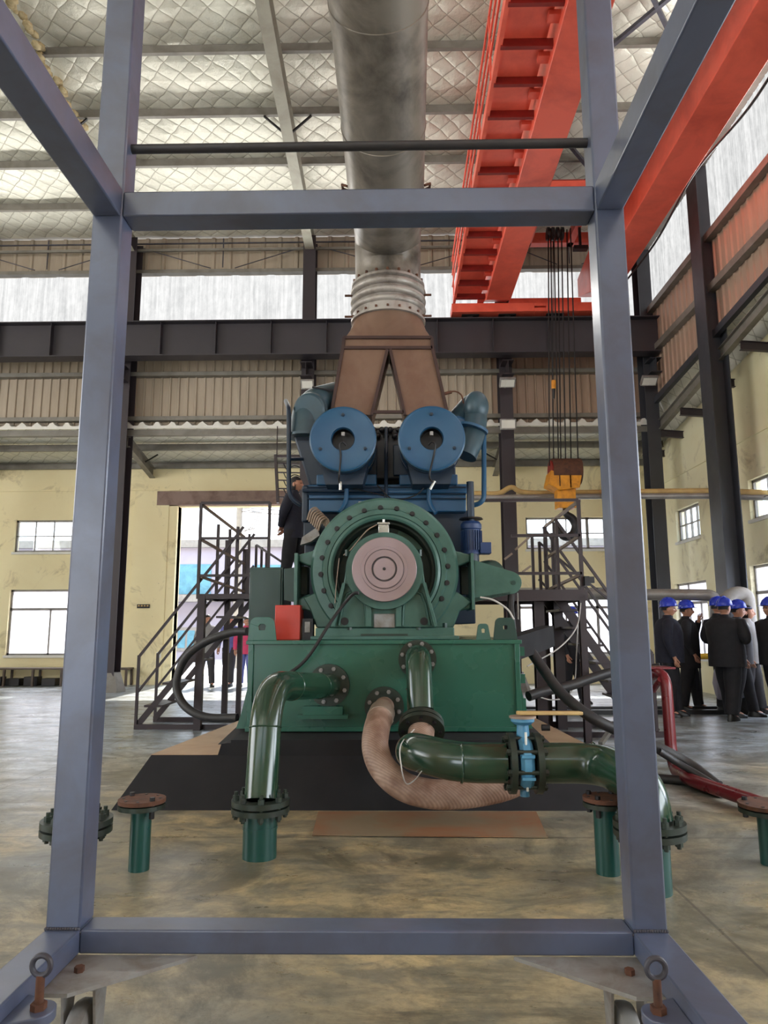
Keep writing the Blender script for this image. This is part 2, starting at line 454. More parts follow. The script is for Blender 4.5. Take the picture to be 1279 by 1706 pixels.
class MB:
    def __init__(s):
        s.v, s.f, s.mi = [], [], []
        s.m = 0
        s.flat = set()
    def addv(s, p):
        s.v.append(V(p))
        return len(s.v) - 1
    def face(s, idx):
        s.f.append(tuple(idx))
        s.mi.append(s.m)
    def hexa(s, c8):
        i = len(s.v)
        s.v += [V(p) for p in c8]
        for q in ((0, 3, 2, 1), (4, 5, 6, 7), (0, 1, 5, 4), (1, 2, 6, 5), (2, 3, 7, 6), (3, 0, 4, 7)):
            s.face([i + k for k in q])
        return s
    def box(s, a, b):
        x0, x1 = sorted((a[0], b[0])); y0, y1 = sorted((a[1], b[1])); z0, z1 = sorted((a[2], b[2]))
        return s.hexa([(x0, y0, z0), (x1, y0, z0), (x1, y1, z0), (x0, y1, z0), (x0, y0, z1), (x1, y0, z1), (x1, y1, z1), (x0, y1, z1)])
    def cbox(s, c, sz, R=None):
        c = V(c)
        h = V(sz) / 2
        pts = []
        for z in (-1, 1):
            for x, y in ((-1, -1), (1, -1), (1, 1), (-1, 1)):
                p = V((x * h.x, y * h.y, z * h.z))
                pts.append(c + (R @ p if R else p))
        return s.hexa(pts)
    def beam(s, p, q, w, h=None, up=(0, 0, 1)):
        """rectangular bar from p to q, w wide (sideways), h tall (along up)"""
        h = w if h is None else h
        p, q = V(p), V(q)
        d = (q - p).normalized()
        up = V(up)
        if abs(d.dot(up)) > 0.98:
            up = V((0, 1, 0))
        sd_ = d.cross(up).normalized() * (w / 2)
        u = sd_.cross(d).normalized() * (h / 2)
        return s.hexa([p - sd_ - u, q - sd_ - u, q + sd_ - u, p + sd_ - u, p - sd_ + u, q - sd_ + u, q + sd_ + u, p + sd_ + u])
    def ibeam(s, p, q, h, w, tf=0.02, tw=0.012, up=(0, 0, 1)):
        p, q = V(p), V(q)
        d = (q - p).normalized()
        up = V(up)
        if abs(d.dot(up)) > 0.98:
            up = V((0, 1, 0))
        sd_ = d.cross(up).normalized()
        u = sd_.cross(d).normalized()
        s.beam(p + u * (h / 2 - tf / 2), q + u * (h / 2 - tf / 2), w, tf, u)
        s.beam(p - u * (h / 2 - tf / 2), q - u * (h / 2 - tf / 2), w, tf, u)
        s.beam(p, q, tw, h - tf * 1.6, u)
        return s
    def _frame(s, d):
        d = d.normalized()
        a = V((0, 0, 1)) if abs(d.z) < 0.9 else V((1, 0, 0))
        x = d.cross(a).normalized()
        return x, d.cross(x).normalized()
    def cyl(s, p, q, r, r2=None, seg=20, caps=True):
        p, q = V(p), V(q)
        r2 = r if r2 is None else r2
        x, y = s._frame(q - p)
        i = len(s.v)
        for (c, rr) in ((p, r), (q, r2)):
            for k in range(seg):
                a = 2 * PI * k / seg
                s.v.append(c + x * (math.cos(a) * rr) + y * (math.sin(a) * rr))
        for k in range(seg):
            k2 = (k + 1) % seg
            s.face((i + k, i + k2, i + seg + k2, i + seg + k))
        if caps:
            s.face([i + k for k in range(seg)][::-1])
            s.face([i + seg + k for k in range(seg)])
        return s
    def tube(s, pts, r, seg=12, closed=False, caps=True, sq=1.0):
        pts = [V(p) for p in pts]
        n = len(pts)
        rs = r if isinstance(r, (list, tuple)) else [r] * n
        base = len(s.v)
        x = None
        for i, p in enumerate(pts):
            if closed:
                t = (pts[(i + 1) % n] - pts[i - 1]).normalized()
            else:
                t = (pts[min(i + 1, n - 1)] - pts[max(i - 1, 0)]).normalized()
            if x is None:
                x, y = s._frame(t)
            else:
                x = (x - t * x.dot(t)).normalized()
                y = t.cross(x)
            for k in range(seg):
                a = 2 * PI * k / seg
                s.v.append(p + x * (math.cos(a) * rs[i]) + y * (math.sin(a) * rs[i] * sq))
        m = n if closed else n - 1
        for i in range(m):
            for k in range(seg):
                k2 = (k + 1) % seg
                a, b = base + i * seg, base + ((i + 1) % n) * seg
                s.face((a + k, a + k2, b + k2, b + k))
        if caps and not closed:
            s.face([base + k for k in range(seg)][::-1])
            s.face([base + (n - 1) * seg + k for k in range(seg)])
        return s
    def lathe(s, c, axis, prof, seg=48, caps=True):
        """prof: (radius, distance along axis)"""
        c, ax = V(c), V(axis).normalized()
        x, y = s._frame(ax)
        base = len(s.v)
        n = len(prof)
        for (r, h) in prof:
            for k in range(seg):
                a = 2 * PI * k / seg
                s.v.append(c + ax * h + x * (math.cos(a) * r) + y * (math.sin(a) * r))
        for i in range(n - 1):
            for k in range(seg):
                k2 = (k + 1) % seg
                a, b = base + i * seg, base + (i + 1) * seg
                s.face((a + k, a + k2, b + k2, b + k))
        if caps:
            s.face([base + k for k in range(seg)][::-1])
            s.face([base + (n - 1) * seg + k for k in range(seg)])
        return s
    def prism(s, poly, ext):
        poly = [V(p) for p in poly]
        ext = V(ext)
        i = len(s.v)
        n = len(poly)
        s.v += poly + [p + ext for p in poly]
        s.face(range(i, i + n))
        s.face([i + n + k for k in range(n)][::-1])
        for k in range(n):
            k2 = (k + 1) % n
            s.face((i + k2, i + k, i + n + k, i + n + k2))
        return s
    def loft(s, secs, seg=20):
        """secs: (centre, rx, ry) horizontal ellipses"""
        base = len(s.v)
        for c, rx, ry in secs:
            c = V(c)
            for k in range(seg):
                a = 2 * PI * k / seg
                s.v.append(c + V((math.cos(a) * rx, math.sin(a) * ry, 0)))
        for i in range(len(secs) - 1):
            for k in range(seg):
                k2 = (k + 1) % seg
                a, b = base + i * seg, base + (i + 1) * seg
                s.face((a + k, a + k2, b + k2, b + k))
        s.face([base + k for k in range(seg)][::-1])
        s.face([base + (len(secs) - 1) * seg + k for k in range(seg)])
        return s
    def ball(s, c, r, seg=16, rings=10, sc=(1, 1, 1)):
        c = V(c)
        base = len(s.v)
        for i in range(1, rings):
            t = PI * i / rings
            for k in range(seg):
                a = 2 * PI * k / seg
                s.v.append(c + V((math.sin(t) * math.cos(a) * r * sc[0], math.sin(t) * math.sin(a) * r * sc[1], math.cos(t) * r * sc[2])))
        top = s.addv(c + V((0, 0, r * sc[2])))
        bot = s.addv(c - V((0, 0, r * sc[2])))
        for i in range(rings - 2):
            for k in range(seg):
                k2 = (k + 1) % seg
                a, b = base + i * seg, base + (i + 1) * seg
                s.face((a + k, b + k, b + k2, a + k2))
        for k in range(seg):
            k2 = (k + 1) % seg
            s.face((top, base + k, base + k2))
            l = base + (rings - 2) * seg
            s.face((bot, l + k2, l + k))
        return s
    def bolts(s, c, axis, R, n, r, h, a0=0.0):
        c, ax = V(c), V(axis).normalized()
        x, y = s._frame(ax)
        for k in range(n):
            a = a0 + 2 * PI * k / n
            p = c + x * (math.cos(a) * R) + y * (math.sin(a) * R)
            s.cyl(p, p + ax * h, r, seg=6)
        return s
    def build(s, name, mats, parent=None, label=None, cat=None, group=None, kind=None, bevel=0.0, sharp=32, local=False, origin=None):
        if not isinstance(mats, (list, tuple)):
            mats = [mats]
        mats = [M[x] if isinstance(x, str) else x for x in mats]
        if parent is not None:
            o0 = V((0, 0, 0)) if local else WORLD[parent.name]
        else:
            if origin is None:
                xs = [p.x for p in s.v]; ys = [p.y for p in s.v]; zs = [p.z for p in s.v]
                origin = V(((min(xs) + max(xs)) / 2, (min(ys) + max(ys)) / 2, min(zs)))
            o0 = V(origin)
        me = bpy.data.meshes.new(name)
        me.from_pydata([tuple(p - o0) for p in s.v], [], s.f)
        for m in mats:
            me.materials.append(m)
        for p, k in zip(me.polygons, s.mi):
            p.material_index = k
            p.use_smooth = True
        me.update()
        bm = bmesh.new()
        bm.from_mesh(me)
        bmesh.ops.recalc_face_normals(bm, faces=bm.faces)
        bm.to_mesh(me)
        bm.free()
        me.set_sharp_from_angle(angle=math.radians(sharp))
        o = bpy.data.objects.new(name, me)
        COL.objects.link(o)
        if parent is not None:
            o.parent = parent
            WORLD[o.name] = o0
        else:
            o.location = o0
            WORLD[o.name] = o0
        if bevel:
            b = o.modifiers.new('bevel', 'BEVEL')
            b.width = bevel
            b.segments = 2
            b.limit_method = 'ANGLE'
            b.angle_limit = math.radians(40)
            b.harden_normals = False
        return tag(o, label, cat, group, kind)

def bolt_set(parent, c, axis, R, n, parts, a0=0.0, mat='flange', name='bolt', skip=None):
    """n bolts round a circle, each an object; parts: (start, end, radius, sides) along the axis"""
    c, ax = V(c), V(axis).normalized()
    x, y = MB()._frame(ax)
    for k in range(n):
        a = a0 + 2 * PI * k / n
        p = c + x * (math.cos(a) * R) + y * (math.sin(a) * R)
        if skip and skip(p - c):
            continue
        m = MB()
        for (h0, h1, r, sd_) in parts:
            m.cyl(p + ax * h0, p + ax * h1, r, seg=sd_)
        m.build(name, mat, parent)

def islands(mb):
    par = list(range(len(mb.v)))
    def find(a):
        while par[a] != a:
            par[a] = par[par[a]]
            a = par[a]
        return a
    for f in mb.f:
        r = find(f[0])
        for k in f[1:]:
            par[find(k)] = r
    groups = {}
    for f, m in zip(mb.f, mb.mi):
        groups.setdefault(find(f[0]), []).append((f, m))
    out = []
    for fs in groups.values():
        n = MB()
        ids = {}
        for f, m in fs:
            for k in f:
                if k not in ids:
                    ids[k] = len(n.v)
                    n.v.append(mb.v[k])
            n.f.append(tuple(ids[k] for k in f))
            n.mi.append(m)
        out.append(n)
    return out

def each(mb, name, mat, parent, **kw):
    """one object for every loose piece"""
    o = None
    for n in islands(mb):
        o = n.build(name, mat, parent, **kw)
    return o

def grid_wall(plane, c0, c1, urange, zrange, holes, name, mat, kind='structure', ztop=None):
    """wall slab with rectangular holes. plane 'y': spans x; plane 'x': spans y. holes (u0,u1,z0,z1). ztop(u): sloping top"""
    us = sorted(set([urange[0], urange[1]] + [h[0] for h in holes] + [h[1] for h in holes]))
    us = [u for u in us if urange[0] <= u <= urange[1]]
    zs = sorted(set([zrange[0], zrange[1]] + [h[2] for h in holes] + [h[3] for h in holes]))
    mb = MB()
    for i in range(len(us) - 1):
        run = None
        for j in range(len(zs) - 1):
            um, zm = (us[i] + us[i + 1]) / 2, (zs[j] + zs[j + 1]) / 2
            if any(h[0] < um < h[1] and h[2] < zm < h[3] for h in holes):
                continue
            za, zb = zs[j], zs[j + 1]
            t0 = t1 = zb
            if ztop and j == len(zs) - 2:
                t0, t1 = ztop(us[i]), ztop(us[i + 1])
            if plane == 'y':
                mb.hexa([(us[i], c0, za), (us[i + 1], c0, za), (us[i + 1], c1, za), (us[i], c1, za), (us[i], c0, t0), (us[i + 1], c0, t1), (us[i + 1], c1, t1), (us[i], c1, t0)])
            else:
                mb.hexa([(c0, us[i], za), (c1, us[i], za), (c1, us[i + 1], za), (c0, us[i + 1], za), (c0, us[i], t0), (c1, us[i], t0), (c1, us[i + 1], t1), (c0, us[i + 1], t1)])
    return mb.build(name, mat, kind=kind)

def ribbed(p00, p10, p11, p01, pitch, depth, nrm, mat, name, parent=None, kind=None, thick=0.0):
    """corrugated sheet on quad p00,p10 (bottom) p11,p01 (top) with vertical ribs"""
    p00, p10, p11, p01, nrm = V(p00), V(p10), V(p11), V(p01), V(nrm)
    L = (p10 - p00).length
    n = max(1, round(L / pitch))
    mb = MB()
    prev = None
    for i in range(n):
        for t, d in ((0.0, 0), (0.70, 0), (0.78, 1), (0.92, 1)):
            u = (i + t) / n
            a = p00.lerp(p10, u) + nrm * depth * d
            b = p01.lerp(p11, u) + nrm * depth * d
            cur = (mb.addv(a), mb.addv(b))
            if prev:
                mb.face((prev[0], cur[0], cur[1], prev[1]))
            prev = cur
    cur = (mb.addv(p10), mb.addv(p11))
    mb.face((prev[0], cur[0], cur[1], prev[1]))
    mb2 = MB()
    mb2.v, mb2.f, mb2.mi = mb.v, mb.f, mb.mi
    return mb2.build(name, mat, parent, kind=kind, sharp=10)
# ================================================================== THE HALL
YC = 16.4          # far column line
YW = 18.5          # outer far wall
XG = 6.0           # right gable columns
XR = 6.62          # right outer wall
XL = -20.0
YF = -9.0
Z_EAVE = 11.0
def zroof(y):
    return Z_EAVE + 0.1 * (YC - y) if y > 3.5 else Z_EAVE + 0.1 * (YC - 3.5) - 0.1 * (3.5 - y)

# floor
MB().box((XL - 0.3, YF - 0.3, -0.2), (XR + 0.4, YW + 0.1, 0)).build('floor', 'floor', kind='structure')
MB().box((-60, YW + 0.1, -0.22), (60, 90, -0.02)).build('ground', 'ground', kind='structure')
MB().box((XR + 0.4, -60, -0.22), (60, YW + 0.1, -0.02)).build('ground', 'ground', kind='structure')
MB().box((-60, -60, -0.22), (XR + 0.4, YF - 0.3, -0.02)).build('ground', 'ground', kind='structure')

# roof: quilted foil hung over the purlins, sagging a little in every bay
def roof_sheet(y0, y1, name='ceiling'):
    mb = MB()
    nx, ny = 120, max(2, int(abs(y1 - y0) / 0.15))
    x0, x1 = XL, XG + 0.1
    for j in range(ny + 1):
        y = y0 + (y1 - y0) * j / ny
        t = ((y - 11.2) / 1.36) % 1.0
        for i in range(nx + 1):
            x = x0 + (x1 - x0) * i / nx
            sag = 0.045 * math.sin(t * PI) ** 0.7 + 0.012 * math.sin(x * 5.1 + y * 3.3) + 0.012 * math.sin(x * 2.3 - y * 6.1)
            mb.v.append(V((x, y, zroof(y) - sag + 0.10)))
    for j in range(ny):
        for i in range(nx):
            a = j * (nx + 1) + i
            mb.face((a, a + 1, a + nx + 2, a + nx + 1))
    o = mb.build(name, 'foil', kind='structure', origin=(0, 0, Z_EAVE), sharp=80)
    t = MB()
    t.box((x0, y0, zroof(y0)), (x1, y0, zroof(y0)))
    return o
ceil_o = roof_sheet(YC + 0.2, 3.5)
ceil_f = roof_sheet(3.5, YF)
# opaque roof skin above the foil
sk = MB()
sk.prism([(XL - 0.4, YC + 0.6, zroof(YC) + 0.14), (XL - 0.4, 3.5, zroof(3.5) + 0.2), (XL - 0.4, YF - 0.4, zroof(YF) + 0.14), (XL - 0.4, YF - 0.4, zroof(YF) + 0.24), (XL - 0.4, 3.5, zroof(3.5) + 0.3), (XL - 0.4, YC + 0.6, zroof(YC) + 0.24)], (XG - XL + 0.8, 0, 0))
sk.build('trim_1', 'white', kind='structure')

for k, y in enumerate([15.3, 13.95, 12.62, 11.22, 9.86, 8.5, 7.1, 5.8, 4.4, 2.6, 1.2, -0.2, -1.6, -3.0, -4.4, -5.8, -7.2]):
    p = MB()
    z = zroof(y)
    h, fl = 0.20, 0.07
    p.box((XL, y - 0.008, z - h + 0.07), (XG, y + 0.008, z + 0.07))
    p.box((XL, y - fl, z - h + 0.065), (XG, y, z - h + 0.08))
    p.box((XL, y, z + 0.055), (XG, y + fl, z + 0.07))
    p.build('purlin', 'purlin', ceil_o if y > 3.5 else ceil_f)
for x in (-19.3, -15.1, -10.85, -6.45, -2.06, 2.6):
    r = MB()
    r.ibeam((x, YC - 0.1, zroof(YC) - 0.33), (x, 3.5, zroof(3.5) - 0.33), 0.38, 0.22, 0.016, 0.012)
    r.build('rafter', 'rafter', ceil_o)
    r = MB()
    r.ibeam((x, 3.5, zroof(3.5) - 0.33), (x, YF + 0.1, zroof(YF) - 0.33), 0.38, 0.22, 0.016, 0.012)
    r.build('rafter', 'rafter', ceil_f)
    for y in (12.62,):
        for s in (-1, 1):
            MB().beam((x + s * 0.06, y - 0.01, zroof(y) - 0.5), (x + s * 0.46, y - 0.03, zroof(y) - 0.14), 0.035).build('flange_brace', 'black', ceil_o)
# torn insulation edge hanging along the left rafter
t = MB()
for i in range(46):
    y = 8.2 + i * 0.12
    zz = zroof(y) - 0.10
    t.ball((-6.22 + random.uniform(-.05, .07), y, zz + random.uniform(-.05, .05)), random.uniform(.05, .11), 7, 5, (0.9, 1.2, 0.6))
M['wool'] = paint('dirty_insulation_wool', (206, 190, 150), 0.9, 0, (150, 128, 92), 0.8, 9, 0.4)
t.build('torn_insulation', 'wool', ceil_o)
# roof cross bracing between the two right-hand bays
for a, b in (((2.75, 12.4), (5.9, 8.4)), ((5.9, 12.4), (2.75, 8.4)), ((2.75, 16.1), (5.9, 12.4)), ((5.9, 16.1), (2.75, 12.4))):
    MB().beam((a[0], a[1], zroof(a[1]) - 0.2), (b[0], b[1], zroof(b[1]) - 0.2), 0.07, 0.07).build('roof_brace', 'frame_dark', ceil_o)

# ---- far upper wall above the lean-to: cladding, daylight strip, girts
zs0, zs1 = at(300, 541, YC + 0.3).z, at(300, 457, YC + 0.3).z
wall_back = MB().box((XL, YC + 0.42, zs1 + 0.02), (XG + 0.1, YC + 0.48, Z_EAVE + 0.1)).build('wall_back', 'clad', kind='structure')
MB().box((XL, YC + 0.42, 6.3), (XG + 0.1, YC + 0.48, zs0)).build('wall_back', 'clad', kind='structure')
wb = wall_back
ribbed((XL, YC + 0.40, zs1 + 0.02), (XG, YC + 0.40, zs1 + 0.02), (XG, YC + 0.40, Z_EAVE + 0.12), (XL, YC + 0.40, Z_EAVE + 0.12), 0.42, 0.03, (0, -1, 0), 'clad', 'cladding_sheet', wb)
ribbed((XL, YC + 0.40, 6.25), (2.35, YC + 0.40, 6.25), (2.35, YC + 0.40, zs0), (XL, YC + 0.40, zs0), 0.21, 0.03, (0, -1, 0), 'clad', 'cladding_sheet', wb)
ribbed((2.35, YC + 0.40, 6.25), (XG, YC + 0.40, 6.25), (XG, YC + 0.40, zs0), (2.35, YC + 0.40, zs0), 0.21, 0.03, (0, -1, 0), 'clad_r', 'cladding_sheet', wb)
for a, b in ((-20, -10.9), (-10.9, -6.5), (-6.5, -2.06), (-2.06, 2.6), (2.6, 6.0)):
    ribbed((a, YC + 0.41, zs0), (b, YC + 0.41, zs0), (b, YC + 0.41, zs1), (a, YC + 0.41, zs1), 0.9, 0.03, (0, -1, 0), 'day', 'window_1', kind='structure')
g = MB()
g.box((XL, YC + 0.22, zs1), (XG, YC + 0.4, zs1 + 0.09))
g.box((XL, YC + 0.22, zs0 - 0.1), (XG, YC + 0.4, zs0))
g.build('girt', 'purlin', wb)
zt = at(300, 417, YC + 0.2).z
MB().beam((XL, YC + 0.2, zt), (XG, YC + 0.2, zt), 0.06).build('girt', 'purlin', wb)
zt2 = at(300, 406, YC + 0.2).z
MB().beam((XL, YC + 0.2, zt2), (XG, YC + 0.2, zt2), 0.03).build('girt', 'frame_dark', wb)
for yy_, mt in ((623, 'purlin'), (697, 'purlin')):
    zt = at(300, yy_, YC + 0.25).z
    MB().box((XL, YC + 0.22, zt - 0.05), (XG, YC + 0.4, zt + 0.05)).build('girt', mt, wb)
xs_ = [-10.85, -6.45, -2.06, 2.6, 6.0]
for a, b in zip(xs_[:-1], xs_[1:]):
    m_ = (a + b) / 2
    br = MB()
    br.tube([(m_, YC + 0.2, zs1 + 0.12), (m_, YC + 0.2, Z_EAVE)], 0.016, 6)
    br.tube([(a + 0.2, YC + 0.2, Z_EAVE - 0.25), (m_ - 0.3, YC + 0.2, zs1 + 0.1)], 0.012, 6)
    br.tube([(b - 0.2, YC + 0.2, Z_EAVE - 0.25), (m_ + 0.3, YC + 0.2, zs1 + 0.1)], 0.012, 6)
    br.build('wire_brace', 'frame_dark', wb)

# ---- right gable wall: daylight strip high up, peach cladding below, sloping foot over the side roof
zr0 = 8.80
def foot(y): return 6.55 + 0.087 * (16.4 - y)
def gquad(y0, y1, z0a, z0b, z1a, z1b, pitch, mat, name, parent=None, kind=None):
    return ribbed((XG + 0.12, y0, z0a), (XG + 0.12, y1, z0b), (XG + 0.12, y1, z1b), (XG + 0.12, y0, z1a), pitch, 0.03, (-1, 0, 0), mat, name, parent, kind)
wall_right = MB().box((XG + 0.16, YF, zr0 + 1.55), (XG + 0.2, YC + 0.4, Z_EAVE + 1.4)).build('wall_right', 'clad_r', kind='structure')
gquad(YC + 0.4, 3.0, foot(YC + .4), foot(3.0), zr0, zr0, 0.23, 'clad_r', 'cladding_sheet', wall_right)
gquad(3.0, YF, foot(3.0), foot(3.0), zr0, zr0, 0.23, 'clad_r', 'cladding_sheet', wall_right)
gquad(YC + 0.4, YF, zr0, zr0, zr0 + 1.6, zr0 + 1.6, 0.2, 'day_r', 'window_2', kind='structure')
gquad(YC + 0.4, YF, zr0 + 1.6, zr0 + 1.6, Z_EAVE + 1.4, Z_EAVE + 1.4, 0.23, 'clad_r', 'cladding_sheet', wall_right)
for z0_ in (zr0 - 0.02, zr0 + 1.6):
    MB().box((XG - 0.04, YF, z0_ - 0.07), (XG + 0.1, YC + 0.2, z0_ + 0.07)).build('girt', 'purlin', wall_right)
for z0_ in (7.75,):
    MB().box((XG - 0.04, YF, z0_ - 0.07), (XG + 0.1, YC + 0.2, z0_ + 0.07)).build('girt', 'purlin', wall_right)
MB().beam((XG + 0.04, YC + 0.2, foot(16.6)), (XG + 0.04, 3.0, foot(3.0)), 0.1, 0.14).build('girt', 'column_grey', wall_right)

# ---- side roof over the gap between gable columns and the outer wall, its purlins and long rafter
def wtop(y): return 5.45 + 0.125 * (18.5 - y) if y > 3 else 5.45 + 0.125 * 15.5
sr = MB()
ys = [YW + 0.1, 3.0, YF]
for y0_, y1_ in zip(ys[:-1], ys[1:]):
    i = len(sr.v)
    sr.v += [V((XG + 0.1, y0_, foot(min(y0_, 16.6)) - 0.06)), V((XR + 0.15, y0_, wtop(y0_) + 0.22)), V((XR + 0.15, y1_, wtop(y1_) + 0.22)), V((XG + 0.1, y1_, foot(max(y1_, 3.0)) - 0.06))]
    sr.face((i, i + 1, i + 2, i + 3))
side_roof = sr.build('ceiling', 'foil', kind='structure')
for y in (17.4, 16.2, 15.0, 13.6, 12.2, 10.8, 9.4, 8.0, 6.5, 5.0):
    MB().ibeam((XG + 0.1, y, wtop(y) + 0.06), (XR + 0.02, y, wtop(y) + 0.02), 0.16, 0.09, 0.012, 0.01).build('purlin', 'column', side_roof)
MB().ibeam((XG + 0.12, 17.9, wtop(18) + 0.25), (XG + 0.12, 4.0, wtop(4.0) + 0.42), 0.22, 0.12, 0.014, 0.01).build('rafter', 'purlin', side_roof)
MB().box((XG + 0.1, YF, wtop(0) + 0.3), (XR + 0.3, 3.0, wtop(0) + 0.42)).build('trim_2', 'white', kind='structure')

# ---- lean-to roof behind the far columns
zl0, zl1 = at(300, 722, YC + 0.3).z, at(300, 779, YW).z
lt = MB()
i = len(lt.v)
lt.v += [V((XL, YC + 0.3, zl0 + 0.18)), V((XG + 0.3, YC + 0.3, zl0 + 0.18)), V((XR + 0.1, YW + 0.05, zl1 + 0.12)), V((XL, YW + 0.05, zl1 + 0.12))]
lt.face((0, 1, 2, 3))
lean = lt.build('ceiling', 'foil', kind='structure')
MB().prism([(XL, YC + 0.5, zl0 + 0.3), (XL, YW + 0.4, zl1 + 0.25), (XL, YW + 0.4, zl1 + 0.32), (XL, YC + 0.5, zl0 + 0.37)], (XR - XL + .3, 0, 0)).build('trim_3', 'white', kind='structure')
for f_ in (0.42, 0.97):
    y = YC + 0.3 + (YW - YC - 0.3) * f_
    z = zl0 + (zl1 - zl0) * f_ + 0.03
    MB().ibeam((XL, y, z), (XR, y, z), 0.16, 0.08, 0.012, 0.01).build('purlin', 'purlin', lean)
# corrugated flashing edge of the lean-to
cf = MB()
zc = at(300, 712, YC + 0.2).z
n_ = 420
prev = None
for k in range(n_ + 1):
    x = XL + (XG - XL) * k / n_
    ph = (x / 0.36) % 1.0
    z = zc + 0.10 * max(0, math.sin(ph * 2 * PI)) ** 0.8
    cur = [cf.addv((x, YC + 0.10, z + 0.02)), cf.addv((x, YC + 0.38, z + 0.06)), cf.addv((x, YC + 0.10, zc - 0.05))]
    if prev:
        cf.face((prev[0], cur[0], cur[1], prev[1]))
        cf.face((prev[2], cur[2], cur[0], prev[0]))
    prev = cur
cf.build('roof_flashing', 'white', lean, sharp=50)
MB().box((XL, YC + 0.16, zc - 0.2), (XG, YC + 0.3, zc - 0.06)).build('eave_angle', 'purlin', lean)
for x in (-10.85, -6.4, -2.0, 2.6):
    MB().ibeam((x, YC + 0.2, zl0 - 0.22), (x, YW, zl1 - 0.16), 0.26, 0.14, 0.016, 0.012).build('rafter', 'purlin', lean)
    for s in (-1, 1):
        MB().beam((x + s * 0.05, 17.75, zl1 - 0.02), (x + s * 0.38, 17.7, zl1 + 0.16), 0.03).build('flange_brace', 'black', lean)

# ---- outer far wall with its doorway and windows
def hole(x0, y0, x1, y1, Y=YW):
    a, b = at(x0, y1, Y), at(x1, y0, Y)
    return (a.x, b.x, a.z, b.z)
door = hole(285, 843, 490, 1143)
door = (door[0], door[0] + 4.3, -0.01, door[3])
ul = hole(22, 866, 124, 920); ul = (ul[0], ul[0] + 2.2, ul[2], ul[3])
ur = hole(877, 861, 1010, 915); ur = (ur[0], ur[0] + 2.35, ur[2], ur[3])
ll = hole(8, 982, 110, 1092); ll = (ll[0], ll[0] + 2.2, ll[2], ll[3])
lr = hole(868, 985, 1020, 1112); lr = (lr[0], lr[0] + 2.5, ll[2], ll[3])
um = (0.2, 2.4, ur[2], ur[3])
lm = (0.2, 2.4, ll[2], ll[3])
uo = (ul[0] - 4.4, ul[0] - 2.2, ul[2], ul[3])
lo_ = (ll[0] - 4.4, ll[0] - 2.2, ll[2], ll[3])
holes = [door, ul, ur, ll, lr, uo, lo_]
wo_ = grid_wall('y', YW, YW + 0.25, (XL, XR + 0.25), (-0.1, zl1 + 0.2), holes, 'wall_back', 'wall')
# moulding line, pilasters, lintel
zm = at(200, 818, YW).z
MB().box((XL, YW - 0.03, zm), (door[0] + 0.02, YW, zm + 0.04)).build('moulding', 'wall', wo_)
px0 = at(219, 1000, YW).x
MB().box((px0, YW - 0.12, 0), (door[0] - 0.22, YW, zm - 0.02)).build('pilaster', 'wall', wo_)
MB().box((-2.1, YW - 0.12, 0), (-1.7, YW, zl1)).build('pilaster', 'wall', wo_)
lint = at(264, 843, YW)
MB().box((lint.x, YW - 0.14, lint.z), (lint.x + 4.7, YW + 0.1, at(264, 820, YW).z)).build('lintel', 'lintel', wo_)
MB().box((door[0] - 0.22, YW - 0.1, 0), (door[0], YW + 0.3, door[3])).build('door_jamb', 'wall', wo_)

def window(i, h, Y, frost, cols, zsplit, axis='y', fw=0.05, X=None):
    """metal framed window: h=(u0,u1,z0,z1), bars at cols fractions, cross bars at zsplit fractions"""
    fr = MB()
    u0, u1, z0, z1 = h
    def bx(a0, a1, b0, b1, d=0.05):
        if axis == 'y':
            fr.box((a0, Y + 0.08, b0), (a1, Y + 0.08 + d, b1))
        else:
            fr.box((Y + 0.08, a0, b0), (Y + 0.08 + d, a1, b1))
    bx(u0, u1, z0, z0 + fw); bx(u0, u1, z1 - fw, z1); bx(u0, u0 + fw, z0, z1); bx(u1 - fw, u1, z0, z1)
    for c, wd, za, zb in cols:
        uc = u0 + (u1 - u0) * c
        bx(uc - wd / 2, uc + wd / 2, z0 + (z1 - z0) * za, z0 + (z1 - z0) * zb)
    for zf, wd in zsplit:
        zc_ = z0 + (z1 - z0) * zf
        bx(u0, u1, zc_ - wd / 2, zc_ + wd / 2)
    o = fr.build('window_%d' % i, 'winframe', kind='structure')
    g_ = MB()
    if axis == 'y':
        g_.box((u0 + 0.01, Y + 0.10, z0 + 0.01), (u1 - 0.01, Y + 0.106, z1 - 0.01))
    else:
        g_.box((Y + 0.10, u0 + 0.01, z0 + 0.01), (Y + 0.106, u1 - 0.01, z1 - 0.01))
    g_.build('pane', 'frost' if frost else 'glass', o)
    s_ = MB()
    if axis == 'y':
        s_.box((u0 - 0.03, Y - 0.04, z0 - 0.06), (u1 + 0.03, Y + 0.09, z0))
    else:
        s_.box((Y - 0.04, u0 - 0.03, z0 - 0.06), (Y + 0.09, u1 + 0.03, z0))
    s_.build('window_sill', 'white', o)
    return o
small_c = [(0.25, 0.022, 0, 1), (0.5, 0.06, 0, 1), (0.75, 0.022, 0, 1), (0.125, 0.016, 0, 1)]
upc = [(0.23, 0.022, 0, 1), (0.45, 0.022, 0, 1), (0.68, 0.07, 0, 1), (0.86, 0.022, 0, 1)]
for i, h in ((3, ul), (4, ur), (5, uo)):
    window(i, h, YW, False, upc, [(0.5, 0.022)])
big_c = [(0.48, 0.04, 0, 0.7), (0.8, 0.07, 0, 1)]
for i, h in ((7, ll), (8, lr), (9, lo_)):
    window(i, h, YW, True, big_c, [(0.7, 0.06)])

